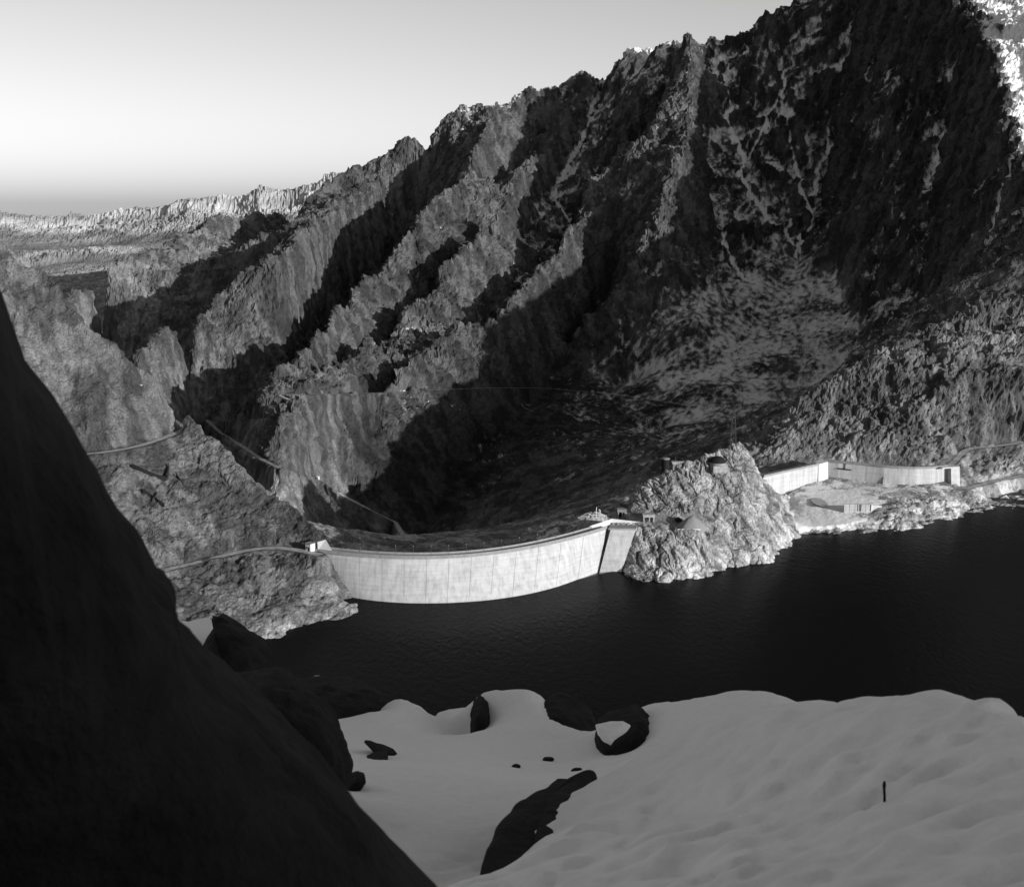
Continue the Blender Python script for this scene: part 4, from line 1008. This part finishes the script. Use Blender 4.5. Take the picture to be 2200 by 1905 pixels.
tag(boulder('snow_patch', [(370,1345),(405,1350),(455,1338),(470,1349),(462,1380),(440,1420),(400,1440),(350,1420)], 25, 3, M['snow'], 0.02, seed=5), 'small grey snow patch between the corner boulder and the pointed boulder', 'snow patch')
tag(boulder('snow_patch', [(664,1476),(672,1471),(696,1470),(690,1476),(680,1486),(668,1484)], 24.5, 2, M['snow'], 0.02, seed=6, nring=6, N_=30), 'tiny snow patch on the jagged dark rocks', 'snow patch')
tag(boulder('rock', [(1012,1530),(1018,1512),(1033,1501),(1047,1508),(1056,1535),(1052,1552),(1040,1568),(1020,1585),(1008,1575)], 20.9, 2.0, M['dark_rock'], 0.085, seed=7), 'dark upright rock face left of the snow hump', 'rock')
tag(boulder('snow_patch', [(934,1543),(960,1535),(1013,1529),(1022,1550),(1012,1580),(985,1580),(960,1560)], 23.3, 1.6, M['snow'], 0.03, seed=8), 'snow wedge lying between the snow mounds left of the upright rock', 'snow patch')
tag(boulder('rock', [(1170,1510),(1195,1505),(1215,1511),(1249,1530),(1276,1550),(1288,1585),(1291,1606),(1310,1632),(1240,1625),(1215,1570)], 20.6, 3.0, M['dark_rock'], 0.085, seed=9), 'dark rock flank under the right side of the snow hump', 'rock')
o = boulder('rock', [(1281,1562),(1300,1553),(1342,1540),(1369,1531),(1380,1536),(1400,1554),(1419,1573),(1427,1588),(1419,1602),(1370,1625),(1326,1640),(1280,1620)], 16.6, 2.4, M['dark_rock'], 0.085, seed=10); tag(o, 'angular dark rock with a snow cap in the middle of the snow', 'rock')
cap = boulder('snow_cap', [(1279,1558),(1310,1551),(1340,1550),(1355,1558),(1347,1570),(1331,1580),(1319,1590),(1312,1599),(1296,1592),(1284,1577)], 15.3, 0.35, M['snow'], 0.03, seed=11, nring=8, N_=48); cap.parent = o
CREV = [(1284,1668,10.3),(1240,1695,9.8),(1206,1696,9.5),(1168,1728,8.7),(1120,1752,8.2),(1086,1769,7.8),(1075,1791,7.5),(1056,1820,7.1),(1044,1840,6.8),(1034,1875,6.4),(1024,1925,6.0),(1020,1990,5.6),(1110,1990,5.7),(1140,1890,6.3),(1185,1820,7.1),(1230,1752,8.2),(1255,1720,9.0),(1285,1688,10.1)]
tag(boulder('rock', CREV, 7.5, 1.0, M['dark_rock'], 0.03, seed=12, nring=18, N_=120, fwd=.2), 'long dark rock edge emerging from under the near snow bank', 'rock')
tag(boulder('rock_slab', [(783,1592),(808,1601),(831,1607),(849,1615),(857,1625),(852,1642),(836,1640),(832,1628),(806,1619),(796,1606)], 14.6, 0.5, M['dark_rock'], 0.085, seed=13, nring=8, N_=48), 'thin dark slab tilted up out of the snow', 'rock')
tag(boulder('rock', [(767,1643),(785,1632),(804,1622),(833,1618),(836,1639),(839,1664),(836,1680),(800,1675),(780,1655)], 14.0, 0.8, M['dark_rock'], 0.085, seed=14, nring=8, N_=48), 'wedge-shaped dark rock under the tilted slab', 'rock')
tag(boulder('rock', [(744,1680),(752,1668),(768,1663),(784,1667),(786,1676),(778,1690),(760,1700),(742,1696)], 10.8, 0.5, M['dark_rock'], 0.085, seed=15, nring=8, N_=40), 'small dark rock in the snow beside the large rounded boulder', 'rock')
for k, (u, v, w, h, r, lab) in enumerate([(1109,1645,11,5,13.4,'small dark stone lying leftmost of three on the snow'),(1178,1631,15,6,14.6,'small dark stone lying highest of three on the snow'),(1240,1655,13,8,13.2,'small dark stone lying rightmost of three on the snow'),
     (1436,1598,10,5,14.4,'small dark stone at the right of the snow-capped rock'),(1615,1543,6,5,15.0,'tiny dark stone near the snow crest'),(1560,1566,4,3,14.7,'tiny dark stone left of the one near the snow crest'),(1526,1580,4,2,14.6,'tiny flat dark stone lowest of the specks on the far snow')]):
    q = hitp = P(u, v, r); q.z = snow_z(q.x, q.y); t_ = q - Vector((0, 0, CAMH)); r2 = r
    for _ in range(30):                                     # settle on the snow
        q = P(u, v, r2); e = q.z - snow_z(q.x, q.y); r2 += e * 1.2
        if r2 < 5 or r2 > 26: r2 = r; break
    ol = [(u + w * math.cos(a) * random.uniform(.8, 1.1), v + h * math.sin(a) * random.uniform(.8, 1.1)) for a in np.linspace(0, 2 * math.pi, 9)[:-1]]
    tag(boulder('stone', ol, r2, w * r2 / FPX * 1.6, M['dark_rock'], 0.085, seed=20 + k, nring=6, N_=24), lab, 'stone')
# stick poking out of the near snow
q = P(1899, 1712, 5.3); q.z = snow_z(q.x, q.y); tq = P(1902, 1678, math.hypot(q.x, q.y))
bm = bmesh.new(); secs = []
for k in range(9):
    t = k / 8; c = q.lerp(tq, t) + Vector((0.004 * math.sin(5 * t), 0, 0)) - Vector((0, 0, 0.05 * (1 - t))); w = 0.0065 + 0.002 * (t > .85) - 0.003 * (t > .97)
    secs.append([c + Vector((w * math.cos(a), w * math.sin(a), 0)) for a in np.linspace(0, 2 * math.pi, 9)[:-1]])
o = obj_bm('stick', loft(bm, secs), M['dark_rock'], smooth=True); tag(o, 'short dark stick poking upright out of the near snow bank', 'stick')
